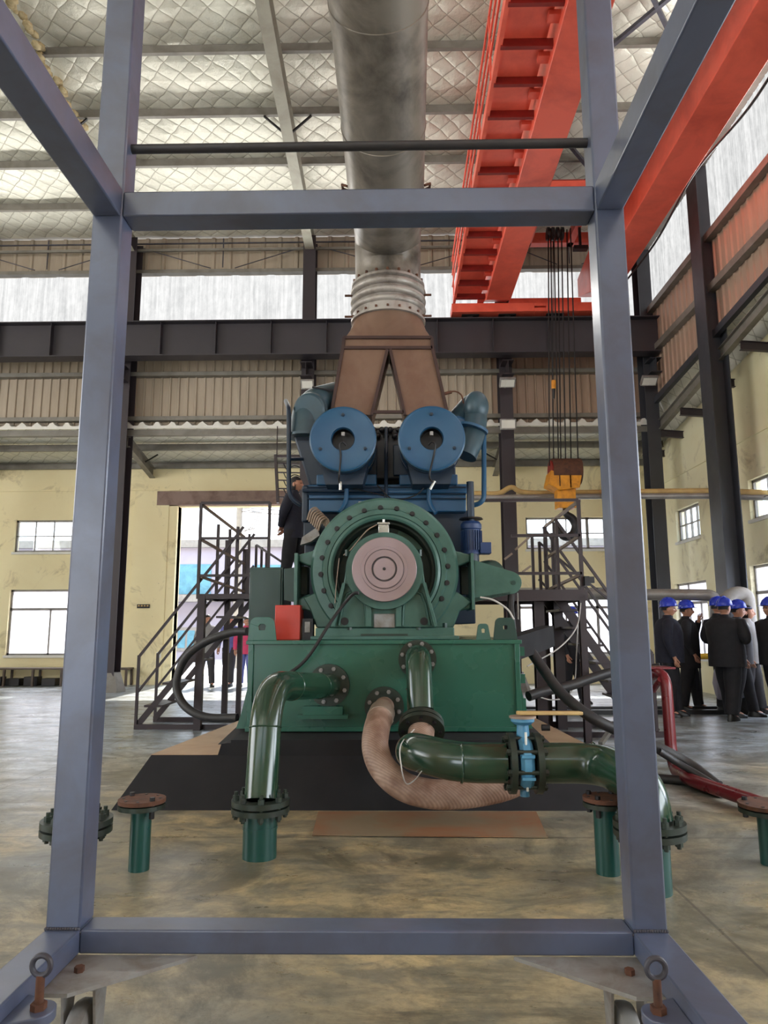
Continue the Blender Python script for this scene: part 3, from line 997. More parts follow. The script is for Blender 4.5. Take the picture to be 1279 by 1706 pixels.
# ---- right outer wall, its windows
def rh(x0, ya0, ya1, x1):
    a, b = atx(x0, ya0, XR), atx(x1, ya1, XR)
    return a, b
a, b = atx(1128, 904, XR), atx(1128, 850, XR)
c_ = atx(1167, 893, XR)
w1 = (c_.y, a.y, a.z, b.z)
a, b = atx(1132, 1108, XR), atx(1132, 972, XR)
w2 = (atx(1178, 1000, XR).y, a.y, ll[2], b.z)
a = atx(1248, 943, XR)
w3 = (a.y - 2.6, a.y, ll[2], a.z)
w4 = (a.y - 2.4, a.y - 0.2, w1[2], w1[3])
w5 = (4.2, 6.8, w3[2], w3[3]); w6 = (-1.5, 1.1, w3[2], w3[3]); w7 = (-6.8, -4.2, w3[2], w3[3])
wr = grid_wall('x', XR, XR + 0.25, (YF, YW + 0.2), (-0.1, 5.0), [w1, w2, w3, w4, w5, w6, w7], 'wall_right', 'wall_r')
up = MB()
for y0_, y1_ in ((YW + 0.2, 3.0), (3.0, YF)):
    up.hexa([(XR, y1_, 5.0), (XR + 0.25, y1_, 5.0), (XR + 0.25, y0_, 5.0), (XR, y0_, 5.0), (XR, y1_, wtop(y1_) + 0.3), (XR + 0.25, y1_, wtop(y1_) + 0.3), (XR + 0.25, y0_, wtop(y0_) + 0.3), (XR, y0_, wtop(y0_) + 0.3)])
up.build('gable_top', 'wall_r', wr)
for i, h, fz in ((11, w1, False), (12, w2, True), (13, w3, True), (14, w4, False), (15, w5, True), (16, w6, True), (17, w7, True)):
    if fz:
        window(i, h, XR, True, [(0.3, 0.05, 0, 0.72), (0.66, 0.05, 0, 1)], [(0.72, 0.06)], 'x')
    else:
        window(i, h, XR, False, [(0.25, 0.025, 0, 1), (0.5, 0.03, 0, 1), (0.75, 0.025, 0, 1)], [(0.5, 0.025)], 'x')
zmr = at(1090, 818, YW).z
MB().box((XR - 0.03, YF, zmr), (XR, YW, zmr + 0.04)).build('moulding', 'wall_r', wr)

# ---- left and front walls (outside the view), with openings the daylight comes through
grid_wall('x', XL - 0.25, XL, (YF, YW + 0.2), (-0.1, 12.3), [(-3, 9.5, 2.6, 9.4)], 'wall_left', 'wall')
grid_wall('y', YF - 0.25, YF, (XL, XR + 0.25), (-0.1, 11.3), [(-9.7, -4.3, -0.05, 4.9), (-18, 5.0, 8.5, 10.1)], 'wall_front', 'wall')

# ================================================================== COLUMNS AND CRANE RUNWAY
def column(x, y, ztop, label, mat='column', wf=0.30, dp=0.42, axis='y', foot_=True, bracket=True):
    e = empty('steel_column', (x, y, 0), label, 'column')
    c = MB()
    up = (0, 1, 0) if axis == 'y' else (1, 0, 0)
    c.ibeam((x, y, 0.02), (x, y, ztop), dp, wf, 0.018, 0.012, up)
    c.build('shaft', mat, e)
    if foot_:
        f = MB()
        f.loft([((x, y, 0), 0.36, 0.36), ((x, y, 0.05), 0.36, 0.36), ((x, y, 0.42), 0.22, 0.26)], 8)
        f.build('footing', 'cement', e)
    if bracket:
        k = MB()
        k.ibeam((x, y - 0.15, 7.30), (x, y - 0.62, 7.30), 0.34, 0.26, 0.016, 0.012)
        k.build('bracket', mat, e)
    return e
zb = at(300, 603, 16.1).z
zt_ = at(300, 546, 16.1).z
for x, lb in ((-10.85, 'brown steel wall column left of the doorway beyond the picture edge'),
              (-6.43, 'brown steel column with concrete footing behind the left frame post'),
              (-2.06, 'brown steel column rising behind the exhaust duct to the roof'),
              (2.60, 'brown steel column beside the right stair, two floodlights on it')):
    column(x, YC + 0.05, Z_EAVE - 0.15, lb)
column(XG - 0.05, YC - 0.02, Z_EAVE - 0.1, 'dark steel corner column at the end of the crane beam', 'column_grey', 0.3, 0.42)
column(XG - 0.02, 13.0, Z_EAVE + 0.15, 'thick slate grey gable column standing behind the men in blue helmets', 'column_grey', 0.46, 0.36, 'x', False, False)
column(XG - 0.02, 8.9, Z_EAVE + 0.5, 'slate grey gable column beyond the right edge', 'column_grey', 0.46, 0.36, 'x', False, False)
column(XG - 0.02, 4.6, Z_EAVE + 0.9, 'slate grey gable column beside the camera', 'column_grey', 0.46, 0.36, 'x', False, False)

rb = empty('crane_runway_beam', (-6, 15.85, zb), 'long dark grey crane runway girder crossing the hall under the high windows', 'beam')
c = MB()
c.ibeam((XL + 0.1, 15.85, (zb + zt_) / 2), (6.06, 15.85, (zb + zt_) / 2), zt_ - zb, 0.36, 0.025, 0.014)
c.build('girder', 'beam', rb)
st = MB()
x = -19.5
while x < 6.0:
    for s in (-1, 1):
        st.box((x - 0.006, 15.85, zb + 0.03), (x + 0.006, 15.85 + s * 0.15, zt_ - 0.03))
    x += 1.28
st.build('stiffener_plates', 'beam', rb)
MB().box((XL + 0.1, 15.82, zt_), (5.9, 15.88, zt_ + 0.06)).build('rail', 'rust', rb)

# ================================================================== OVERHEAD CRANE
ZG = 8.75
cr = empty('bridge_crane', (3.2, 15.85, zt_ + 0.06), 'orange-red overhead bridge crane with two long box girders above', 'crane')
g1 = (2.08, 2.64)
g2 = (4.34, 4.93)
Y0, Y1 = 16.0, -5.6
g = MB()
g.box((g1[0], Y1, ZG), (g1[1], Y0 - 0.55, ZG + 0.95)).hexa([(g1[0], Y0 - 0.55, ZG), (g1[1], Y0 - 0.55, ZG), (g1[1], Y0 + 0.1, ZG + 0.25), (g1[0], Y0 + 0.1, ZG + 0.25), (g1[0], Y0 - 0.55, ZG + 0.95), (g1[1], Y0 - 0.55, ZG + 0.95), (g1[1], Y0 + 0.1, ZG + 0.8), (g1[0], Y0 + 0.1, ZG + 0.8)])
g.build('box_girder', 'red', cr, bevel=0.01)
g = MB()
g.box((g2[0], Y1, ZG), (g2[1], Y0 - 0.9, ZG + 0.95)).hexa([(g2[0], Y0 - 0.9, ZG), (g2[1], Y0 - 0.9, ZG), (g2[1], Y0 + 0.1, ZG + 0.35), (g2[0], Y0 + 0.1, ZG + 0.35), (g2[0], Y0 - 0.9, ZG + 0.95), (g2[1], Y0 - 0.9, ZG + 0.95), (g2[1], Y0 + 0.1, ZG + 0.8), (g2[0], Y0 + 0.1, ZG + 0.8)])
g.build('box_girder', 'red', cr, bevel=0.01)
for gx in (g1, g2):
    MB().box(((gx[0] + gx[1]) / 2 - 0.03, Y1, ZG + 0.95), ((gx[0] + gx[1]) / 2 + 0.03, Y0, ZG + 1.03)).build('trolley_rail', 'rust', cr)
MB().box((1.40, Y1, ZG + 0.22), (2.0, Y0 - 0.1, ZG + 0.235)).build('walkway_plate', 'red', cr)
MB().box((1.36, Y1, ZG + 0.12), (1.42, Y0 - 0.1, ZG + 0.30)).build('walkway_edge', 'red', cr)
y = 15.6
while y > -5.4:
    MB().box((1.40, y - 0.03, ZG + 0.10), (2.08, y + 0.03, ZG + 0.215)).build('walkway_rib', 'darkred', cr)
    MB().box((1.93, y + 0.18, ZG + 0.14), (2.08, y + 0.32, ZG + 0.21)).build('walkway_tab', 'red', cr)
    y -= 0.66
rl = MB()
for z in (0.55, 0.85, 1.2):
    rl.tube([(1.36, Y1, ZG + z), (1.36, Y0 - 0.1, ZG + z)], 0.018, 6)
y = 15.6
while y > -5.4:
    rl.box((1.345, y - 0.02, ZG + 0.2), (1.375, y + 0.02, ZG + 1.2))
    y -= 1.32
rl.build('handrail', 'red', cr)
ex0 = at(751, 530, 15.9).x
e = MB()
xa, xb_ = at(886, 515, 15.9).x, at(905, 515, 15.9).x
zlo, zhi = zt_ + 0.10, at(800, 508, 15.7).z
e.box((ex0, 15.6, zlo), (xa, 16.1, zhi))
e.box((xb_, 15.6, zlo), (5.35, 16.1, zhi))
e.box((xa, 15.6, zlo), (xb_, 16.1, zlo + 0.09)).box((xa, 15.6, zhi - 0.08), (xb_, 16.1, zhi))
e.box((2.66, 15.7, zhi), (4.3, 16.0, zhi + 0.16))
e.build('end_carriage', 'red', cr, bevel=0.01)
for x in (1.75, 2.6, 3.7, 5.0):
    MB().cyl((x, 15.78, zt_ + 0.15), (x, 15.92, zt_ + 0.15), 0.10, seg=20).build('travel_wheel', 'black', cr)
    MB().box((x - 0.2, 15.72, zlo - 0.02), (x + 0.2, 15.98, zlo + 0.03)).build('wheel_box', 'black', cr)
MB().tube(catmull([(5.0, 15.5, ZG + 0.1), (5.02, 13, ZG - 0.05), (5.0, 11, ZG + 0.1), (5.02, 9, ZG - 0.12), (5.0, 7, ZG + 0.1)], 8), 0.02, 8).build('festoon_cable', 'black', cr)
# near end carriage
MB().box((1.3, Y1 - 0.5, ZG - 0.1), (5.4, Y1 + 0.05, ZG + 0.5)).build('end_carriage', 'red', cr, bevel=0.01)

tr_z = ZG + 1.03
tr = empty('crane_trolley', (3.5, 14.2, tr_z), 'orange-red hoist trolley riding between the two crane girders', 'trolley')
t = MB()
for y in (13.2, 14.1, 15.1):
    t.box((2.2, y - 0.1, tr_z + 0.1), (4.75, y + 0.1, tr_z + 0.35))
for x in (2.35, 3.0, 3.95, 4.6):
    t.box((x - 0.07, 13.1, tr_z + 0.1), (x + 0.07, 15.2, tr_z + 0.33))
t.build('trolley_frame', 'red', tr, bevel=0.008)
MB().box((2.25, 13.1, tr_z + 0.35), (4.7, 13.75, tr_z + 0.37)).build('deck_plate', 'darkred', tr)
MB().cyl((2.6, 14.6, tr_z + 0.75), (4.4, 14.6, tr_z + 0.75), 0.26, seg=24).build('rope_drum', 'black', tr)
for x in (3.30, 3.40, 3.50, 3.60):
    MB().cyl((x, 14.5, tr_z + 0.02), (x + 0.05, 14.5, tr_z + 0.02), 0.14, seg=18).build('sheave', 'black', tr)
MB().beam((3.98, 14.4, tr_z + 0.1), (3.98, 14.4, tr_z - 0.35), 0.05).build('limit_switch', 'black', tr)
MB().cbox((3.98, 14.4, tr_z - 0.38), (0.3, 0.14, 0.08)).build('limit_switch', 'black', tr)
for x, y in ((2.36, 13.4), (2.36, 14.9), (4.63, 13.4), (4.63, 14.9)):
    MB().cyl((x - 0.05, y, tr_z + 0.09), (x + 0.05, y, tr_z + 0.09), 0.09, seg=18).build('trolley_wheel', 'black', tr)

HY = 14.4
hk = empty('crane_hook', at(940, 898, HY), 'yellow hook block hanging on steel ropes with a big black hook', 'hook')
def hp(px, py, dy=0.0): return at(px, py, HY + dy)
tops = [(914, 402), (918, 402), (923, 402), (930, 402), (936, 404), (945, 404), (951, 402)]
bots = [(915, 776), (922, 772), (930, 770), (934, 770), (942, 770), (951, 770), (963, 776)]
for k, (a, b) in enumerate(zip(tops, bots)):
    MB().tube([hp(*a, 0.05 * (k % 2)) + V((0, 0, .3)), hp(*b, 0.1 * (k % 2) - 0.05)], 0.014, 6).build('wire_rope', 'rope', hk)
b = MB()
b.prism([hp(913, 806, -.24), hp(918, 783, -.24), hp(934, 788, -.24), hp(970, 785, -.24), hp(966, 812, -.24), hp(933, 816, -.24)], (0, 0.48, 0))
b.build('hook_block', 'yellowhook', hk, bevel=0.012)
q0_, q1_ = hp(918, 786), hp(966, 786)
MB().cyl(q0_, q1_, 0.27, seg=28).build('sheave_cover', 'rust', hk)
MB().cyl(q0_ - V((.03, 0, 0)), q0_ + V((.02, 0, 0)), 0.23, seg=28).build('sheave_plate', 'darkred', hk)
for q in (hp(932, 796, -.23), hp(950, 798, -.23)):
    MB().beam(q + V((0, 0, 0.2)), q - V((0, 0, 0.17)), 0.025, 0.02).build('cover_rib', 'rust', hk)
MB().box(hp(929, 846, -.14), hp(953, 815, .14)).build('shank_housing', 'yellowhook', hk, bevel=0.01)
c0 = hp(942, 868)
pts = [hp(942, 845), hp(943, 856), hp(953, 864), hp(959, 876), hp(955, 889), hp(943, 895), hp(932, 888), hp(928, 877), hp(929, 870)]
pth = catmull(pts, 5)
rr = [0.055 + 0.055 * math.sin(min(1, i / (len(pth) - 1) * 1.15) * PI) ** 0.8 if i < len(pth) - 4 else 0.05 - 0.008 * (i - len(pth) + 4) for i in range(len(pth))]
MB().tube(pth, rr, 14, sq=0.8).build('hook', 'black', hk, sharp=60)

# small pendant control on its cable beside the ropes
pc = empty('crane_pendant', hp(922, 665, -.3), 'small orange and black pendant load hanging beside the crane ropes', 'control')
MB().tube([hp(921, 402, -.3), hp(921, 634, -.3)], 0.008, 6).build('cable', 'black', pc)
MB().cyl(hp(922, 634, -.3), hp(922, 648, -.3), 0.045).build('body', 'yellowhook', pc)
MB().cyl(hp(922, 648, -.3), hp(922, 664, -.3), 0.035, 0.02).build('plug', 'black', pc)
# ================================================================== PLINTH
pf0, pf1 = onz(185, 1350), onz(1062, 1350)
PYF = pf0.y                      # front edge on the floor
ZP = 0.36
ptop = onz(252, 1258, ZP)
PXL, PXR = pf0.x, pf1.x
PTL, PTR = ptop.x, onz(1000, 1252, ZP).x
PYT = ptop.y
PB = 11.0
MB().hexa([(PXL, PYF, 0), (PXR, PYF, 0), (PXR - 0.2, PB + .3, 0), (PXL + 0.55, PB + .3, 0), (PTL, PYT, ZP), (PTR, PYT, ZP), (PTR - 0.25, PB, ZP), (PTL + 0.55, PB, ZP)]).build('foundation_plinth', 'plinth', label='low black sloping foundation plinth with tan top under the engine', cat='plinth')
pl_o = bpy.data.objects['foundation_plinth']
MB().hexa([(PTL, PYT, ZP + 0.001), (PTR, PYT, ZP + 0.001), (PTR - .25, PB, ZP + 0.001), (PTL + .55, PB, ZP + 0.001), (PTL, PYT, ZP + 0.006), (PTR, PYT, ZP + 0.006), (PTR - .25, PB, ZP + 0.006), (PTL + .55, PB, ZP + 0.006)]).build('top_surface', 'plinthtop', pl_o)

# ================================================================== GREEN BASE TANK
TY = 6.6
ta, tb = at(410, 1215, TY), at(865, 1066, TY)
TX0, TX1, TZ0, TZ1 = ta.x, tb.x, ta.z, tb.z
TYB = 10.2
tank = empty('base_tank', ((TX0 + TX1) / 2, 8.0, ZP), 'big rectangular green base tank the engine and gearbox stand on', 'tank')
t = MB()
t.box((TX0 + .02, TY + .02, TZ0), (TX1 - .02, TYB, TZ1 - 0.02))
t.build('tank_body', 'green', tank, bevel=0.006)
t = MB()
t.box((TX0 - .02, TY - .012, TZ1 - 0.035), (TX1 + .02, TYB, TZ1))
t.box((TX0 - .01, TY - .01, TZ0 - 0.02), (TX1 + .01, TYB, TZ0 + .02))
t.box((TX0, TY - .006, TZ0), (TX0 + .045, TY + .03, TZ1 - .03)).box((TX1 - .045, TY - .006, TZ0), (TX1, TY + .03, TZ1 - .03))
t.build('rim', 'green', tank, bevel=0.004)
# flared side skirts and dark feet
for s, X in ((-1, TX0), (1, TX1)):
    k = MB()
    k.prism([(X, TY + .04, TZ0 + 0.38), (X, TY + .04, TZ0), (X + s * 0.10, TY + .04, TZ0), (X + s * 0.06, TY + .04, TZ0 + .12)], (0, TYB - TY - .1, 0))
    k.build('side_skirt', 'green', tank)
    for yy in (TY + .15, TY + 1.1, TY + 2.2, TY + 3.1):
        k = MB()
        k.hexa([(X + s * .10 - .18, yy - .05, ZP), (X + s * .10 + .18, yy - .05, ZP), (X + s * .10 + .18, yy + .45, ZP), (X + s * .10 - .18, yy + .45, ZP), (X + s * .02 - .1, yy, TZ0), (X + s * .02 + .1, yy, TZ0), (X + s * .02 + .1, yy + .4, TZ0), (X + s * .02 - .1, yy + .4, TZ0)])
        k.build('mounting_chock', 'black', tank)
sx0, sx1 = at(362, 1246, PYT).x, at(935, 1246, PYT).x
MB().box((TX0 - .04, PYT - .004, ZP - .02), (TX1 + .04, TYB, TZ0 - .03)).build('under_frame', 'plinth', tank)
MB().hexa([(sx0, PYT - .004, ZP - .02), (TX0, PYT - .004, ZP - .02), (TX0, PYT + .35, ZP - .02), (sx0 + .12, PYT + .3, ZP - .02), (TX0 - .12, PYT, TZ0 - .06), (TX0, PYT, TZ0 - .05), (TX0, PYT + .3, TZ0 - .05), (TX0 - .08, PYT + .3, TZ0 - .06)]).build('corner_wedge', 'plinth', tank)
MB().hexa([(TX1, PYT - .004, ZP - .02), (sx1, PYT - .004, ZP - .02), (sx1 - .12, PYT + .3, ZP - .02), (TX1, PYT + .35, ZP - .02), (TX1, PYT, TZ0 - .05), (TX1 + .12, PYT, TZ0 - .06), (TX1 + .08, PYT + .3, TZ0 - .06), (TX1, PYT + .3, TZ0 - .05)]).build('corner_wedge', 'plinth', tank)
# lifting lugs on the rim
def lug(cx0, cx1, ytop, ybot, Y, mat, hole_r, name='lifting_lug', th=0.04, parent=None, taper=0.02):
    p0, p1 = at(cx0, ybot, Y), at(cx1, ytop, Y)
    z0, z1, x0, x1 = TZ1 if abs(p0.z - TZ1) < .15 else p0.z, p1.z, p0.x, p1.x
    r = (x1 - x0) * 0.22
    cx, cz = (x0 + x1) / 2, z0 + (z1 - z0) * 0.55
    outer = [(x0, z0), (x0 + taper, z1 - r)]
    for a in range(0, 91, 15):
        outer.append((x0 + taper + r - r * math.cos(math.radians(a)), z1 - r + r * math.sin(math.radians(a))))
    for a in range(90, -1, -15):
        outer.append((x1 - taper - r + r * math.cos(math.radians(a)), z1 - r + r * math.sin(math.radians(a))))
    outer.append((x1, z0))
    mb = MB()
    n = len(outer)
    inner = []
    for k in range(n):
        ox, oz = outer[k]
        a = math.atan2(oz - cz, ox - cx)
        inner.append((cx + hole_r * math.cos(a), cz + hole_r * math.sin(a)))
    for f_ in (0, th):
        i = len(mb.v)
        mb.v += [V((a, Y + f_, b)) for a, b in outer] + [V((a, Y + f_, b)) for a, b in inner]
        for k in range(n):
            k2 = (k + 1) % n
            mb.face((i + k, i + k2, i + n + k2, i + n + k))
    for k in range(n):
        k2 = (k + 1) % n
        mb.face((k, k2, 2 * n + k2, 2 * n + k))
        mb.face((n + k, n + k2, 3 * n + k2, 3 * n + k))
    return mb.build(name, mat, parent or tank, bevel=0.003)
lug(412, 461, 1028, 1066, TY + .02, 'green', 0.035)
lug(793, 817, 1039, 1066, TY + .05, 'green_cast', 0.022)
lug(822, 861, 1029, 1066, TY + .02, 'green_dark', 0.022)
# hatch/pump foot plate below the left port
fp = at(495, 1197, TY - .1); fq = at(580, 1180, TY - .1)
MB().box((fp.x, TY - .14, fp.z), (fq.x, TY, fp.z + .03)).box((fp.x + .05, TY - .1, fp.z + .03), (fq.x - .05, TY - .0, fp.z + .10)).build('step_bracket', 'green', tank)
# welded reinforcement boxes on the side edges
for yy in (1085, 1130, 1170):
    p = at(870, yy, TY + .1)
    MB().box((TX1 - .01, TY + .05, p.z - .04), (TX1 + .05, TY + .16, p.z + .04)).build('side_bracket', 'green', tank)

def flange_port(name, c, ax, r, bore, mat, parent, nb=8, th=0.035, dark='black'):
    c, ax = V(c), V(ax).normalized()
    m = MB()
    m.lathe(c, ax, [(bore, 0), (r, 0), (r, th), (bore, th)], 40, False)
    m.lathe(c, ax, [(bore, 0), (bore, th)], 40, False)
    o = m.build(name, mat, parent)
    bolt_set(o, c, ax, (r + bore) / 2 + .006, nb, [(-0.03, th + 0.02, 0.019, 6), (-0.045, 0, 0.010, 8)], 0.3, 'zinc')
    return o

# ================================================================== GEARBOX
GC = at(640, 950, 7.0)
gx, gz = GC.x, GC.z
gb = empty('gearbox', (gx, 7.5, TZ1), 'round green cast gearbox housing with ring of bolts and pinkish steel hub', 'gearbox')
m = MB()
m.lathe((gx, 7.0, gz), (0, 1, 0), [(0.525, 0.05), (0.555, 0.0), (0.60, 0.0), (0.612, 0.03), (0.70, 0.035), (0.725, 0.06), (0.725, 0.16), (0.69, 0.18), (0.69, 0.55), (0.75, 0.57), (0.75, 0.85), (0.3, 0.85)], 96, False)
m.build('housing', 'green_cast', gb)
m = MB()
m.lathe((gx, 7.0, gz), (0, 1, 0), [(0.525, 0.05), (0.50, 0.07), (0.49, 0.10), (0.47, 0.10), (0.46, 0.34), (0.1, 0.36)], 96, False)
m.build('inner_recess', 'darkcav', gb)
m = MB()
m.lathe((gx, 6.985, gz), (0, 1, 0), [(0.50, 0.0), (0.52, -0.01), (0.545, 0.0), (0.545, 0.05), (0.50, 0.05)], 96, False)
m.build('inner_ring', 'green_cast', gb)
for k in range(24):
    a = 2 * PI * k / 24 + 0.06
    if math.sin(a) < -0.62: continue
    p = V((gx + math.cos(a) * 0.618, 7.0, gz + math.sin(a) * 0.618))
    b = MB()
    b.cyl(p + V((0, 0.035, 0)), p + V((0, 0.0, 0)), 0.026, seg=16)
    b.cyl(p + V((0, 0.0, 0)), p - V((0, 0.012, 0)), 0.018, seg=6)
    b.build('ring_bolt', 'black', gb)

# curved rubs on the dark interior (polished segments)
m = MB()
for a0, a1 in ((-0.9, -0.35), (0.55, 1.25), (2.2, 2.7)):
    pts = []
    for j in range(13):
        a = a0 + (a1 - a0) * j / 12
        pts.append((a, 0))
    i = len(m.v)
    for a, _ in pts:
        m.v += [V((gx + math.cos(a) * 0.36, 7.30, gz + math.sin(a) * 0.36)), V((gx + math.cos(a) * 0.45, 7.30, gz + math.sin(a) * 0.45)), V((gx + math.cos(a) * 0.36, 7.34, gz + math.sin(a) * 0.36)), V((gx + math.cos(a) * 0.45, 7.34, gz + math.sin(a) * 0.45))]
    for j in range(12):
        q = i + j * 4
        m.face((q, q + 1, q + 5, q + 4)); m.face((q, q + 2, q + 6, q + 4)); m.face((q + 1, q + 3, q + 7, q + 5))
each(m, 'flywheel_segment', 'green_cast', gb)
# housing foot widening to the base plate
def gp(px, py, Y=7.05): return at(px, py, Y)
m = MB()
m.prism([gp(527, 1046), gp(516, 1015), gp(505, 996), gp(530, 985), gp(560, 1038), gp(566, 1046)], (0, 0.5, 0))
m.build('housing_foot', 'green_cast', gb, bevel=0.012)
m = MB()
m.prism([gp(755, 1046), gp(766, 1018), gp(786, 1003), gp(760, 985), gp(722, 1038), gp(716, 1046)], (0, 0.5, 0))
m.build('housing_foot', 'green_cast', gb, bevel=0.012)
m = MB()
a, c = gp(529, 1046, 6.86), gp(753, 1046, 6.86)
m.box((a.x - .02, 6.86, TZ1 + 0.02), (c.x + .02, 7.7, a.z))
m.box((a.x - .06, 6.80, TZ1), (c.x + .06, 7.8, TZ1 + 0.035))
m.build('base_plate', 'green_cast', gb, bevel=0.008)
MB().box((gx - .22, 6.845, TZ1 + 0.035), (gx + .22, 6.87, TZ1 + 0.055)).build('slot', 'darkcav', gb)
# bearing pedestal in front of the recess
PYD = 6.84
def pp(px, py): return at(px, py, PYD)
ped = MB()
zc = a.z
ped.prism([pp(551, 1045), pp(572, 975), pp(578, 935), pp(590, 915), pp(690, 915), pp(703, 935), pp(708, 975), pp(728, 1045)], (0, 0.05, 0))
ped_o = ped.build('bearing_pedestal', 'green_cast', gb, bevel=0.006)
rb_ = MB()
rb_.beam(pp(556, 1044), pp(574, 972), 0.20, 0.03, (1, 0, 0)).beam(pp(725, 1044), pp(706, 972), 0.20, 0.03, (1, 0, 0))
for xx in (614, 664):
    rb_.beam(pp(xx, 1044), pp(xx, 990), 0.10, 0.05, (1, 0, 0))
# arched rims around the two pockets
for sgn, px0 in ((1, 0), (-1, 0)):
    arc = [(564, 1042), (571, 1008), (578, 990), (588, 985), (597, 992), (608, 1008), (610, 1042)]
    if sgn < 0: arc = [(1280 - x, y) for x, y in arc]
    rb_.tube([pp(*q) for q in arc], 0.016, 8)
each(rb_, 'pedestal_rib', 'green_cast', ped_o, bevel=0.003)
pk = MB()
for xx in (574, 706):
    q = pp(xx, 1035)
    pk.cyl(q + V((0, -.012, 0)), q + V((0, 0.03, 0)), 0.036, seg=20)
each(pk, 'drain_hole', 'black', ped_o)
MB().cbox(pp(640, 1034) + V((0, -.004, 0)), (0.20, 0.014, 0.13)).build('cover_plate', 'zinc', ped_o, bevel=0.01)
for xx in (582, 697, 742):
    q = pp(xx, 1046)
    MB().cyl(q + V((0, 0.03 if xx < 720 else .1, -.02)), q + V((0, 0.03 if xx < 720 else .1, 0.045)), 0.025, seg=6).build('foot_nut', 'green_dark', ped_o)
# hub stack
hub = at(640, 950, 6.72)
HX, HZ = hub.x, hub.z
m = MB()
m.lathe((HX, 6.72, HZ), (0, 1, 0), [(0.02, 0.03), (0.36, 0.03), (0.365, 0.05), (0.365, 0.14), (0.1, 0.14)], 96, False)
m.build('bearing_cap', 'green_cast', gb)
m = MB()
prof = [(0.001, 0.0), (0.10, 0.0), (0.102, 0.008), (0.115, 0.008), (0.118, 0.0), (0.175, -0.002), (0.178, 0.006), (0.182, 0.006), (0.185, 0.012), (0.21, 0.012), (0.214, 0.03), (0.295, 0.03), (0.30, 0.036), (0.30, 0.10)]
hb = at(640, 948, 6.64)
m.lathe((hb.x, 6.62, hb.z), (0, 1, 0), prof, 96, False)
m.build('output_hub', 'hub', gb, sharp=25)
m = MB()
m.lathe((hb.x, 6.615, hb.z), (0, 1, 0), [(0.105, 0.0), (0.113, 0.0), (0.113, 0.01), (0.105, 0.01)], 64, False)
m.lathe((hb.x, 6.613, hb.z), (0, 1, 0), [(0.001, 0.0), (0.014, 0.0), (0.014, 0.01)], 24, False)
m.lathe((hb.x, 6.625, hb.z), (0, 1, 0), [(0.180, 0.0), (0.184, 0.0), (0.184, 0.01), (0.180, 0.01)], 64, False)
each(m, 'hub_groove', 'black', gb)
# small glass cup / probe above the hub
q = at(639, 882, 6.80)
m = MB()
m.cbox(q, (0.10, 0.06, 0.085)).cbox(q + V((0, 0, .055)), (0.115, 0.07, 0.02)).cbox(q - V((0, 0, .05)), (0.09, 0.05, 0.02)).cyl(q + V((0, 0, .06)), q + V((0, 0, .10)), .012)
m.cyl(q - V((0, 0, .05)), q - V((0, 0, .11)), .012)
m.build('oil_cup', 'steel', gb, bevel=0.004)
MB().tube(catmull([at(628, 874, 6.82), at(610, 885, 6.84), at(585, 915, 6.86), at(572, 925, 6.9)], 6), 0.006, 6).tube(catmull([at(565, 930, 6.9), at(560, 975, 6.92), at(558, 1005, 6.9)], 6), 0.005, 6).build('oil_line', 'stairtan', gb)
for xx in (578, 699):
    q = pp(xx, 923)
    MB().cyl(q + V((0, 0, -.02)), q + V((0, 0, .04)), .022, seg=6).build('cap_nut', 'green_dark', gb)
# side ears and vertical mounting plates
for s in (-1, 1):
    f = (lambda x: x) if s > 0 else (lambda x: 1280 - x)
    m = MB()
    m.prism([gp(f(745), 905, 7.1), gp(f(760), 918, 7.1), gp(f(783), 924, 7.1), gp(f(783), 936, 7.1), gp(f(765), 943, 7.1), gp(f(752), 945, 7.1)], (0, 0.35, 0))
    m.prism([gp(f(752), 992, 7.1), gp(f(766), 990, 7.1), gp(f(784), 998, 7.1), gp(f(784), 1014, 7.1), gp(f(766), 1018, 7.1), gp(f(748), 1026, 7.1)], (0, 0.35, 0))
    each(m, 'side_ear', 'green_cast', gb, bevel=0.015)
    a0, a1 = gp(f(783), 922, 7.05), gp(f(790), 1016, 7.05)
    MB().box((a0.x, 7.0, a0.z), (a1.x, 7.55, a1.z)).build('mounting_plate', 'green_cast', gb, bevel=0.004)
    a0, a1 = gp(f(768), 944, 7.3), gp(f(783), 990, 7.3)
    MB().box((a0.x, 7.3, a0.z), (a1.x, 7.5, a1.z)).build('inner_web', 'darkcav', gb)
# long pointed bracket arm to the right, boxy panel arm to the left
m = MB()
def br(px, py): return at(px, py, 7.1)
arc = []
cx_, cy_, r_ = 850, 971, 19
for a in range(-75, 80, 15):
    arc.append(br(cx_ + r_ * math.cos(math.radians(a)), cy_ + r_ * math.sin(math.radians(a))))
m.prism([br(790, 933)] + [br(820, 942)] + arc + [br(790, 1000)], (0, 0.05, 0))
m.build('bracket_arm', 'green_cast', gb, bevel=0.004)
MB().prism([br(790, 996), br(850, 986), br(850, 990), br(790, 1002)], (0, 0.5, 0)).build('bracket_web', 'green_dark', gb)
q = br(855, 971)
MB().cyl(q + V((0, -.01, 0)), q + V((0, .06, 0)), 0.022, seg=20).build('pivot_pin', 'green_dark', gb)
MB().prism([br(473, 948), br(497, 944), br(497, 1004), br(473, 1000)], (0, 0.04, 0)).build('bracket_panel', 'green_dark', gb, bevel=0.003)
MB().tube(catmull([at(800, 995, 7.0), at(822, 1000, 6.95), at(845, 1015, 6.9), at(856, 1032, 6.85)], 8), 0.009, 8).build('oil_hose', 'cablewhite', gb)
# rod hanging from the bracket arm
MB().tube([at(852, 985, 7.15), at(850, 1010, 7.1), at(854, 1050, 7.0)], 0.035, 10).build('turnbuckle', 'black', gb)
MB().tube([at(862, 988, 7.15), at(863, 1032, 7.0)], 0.006, 6).build('wire', 'steel', gb)

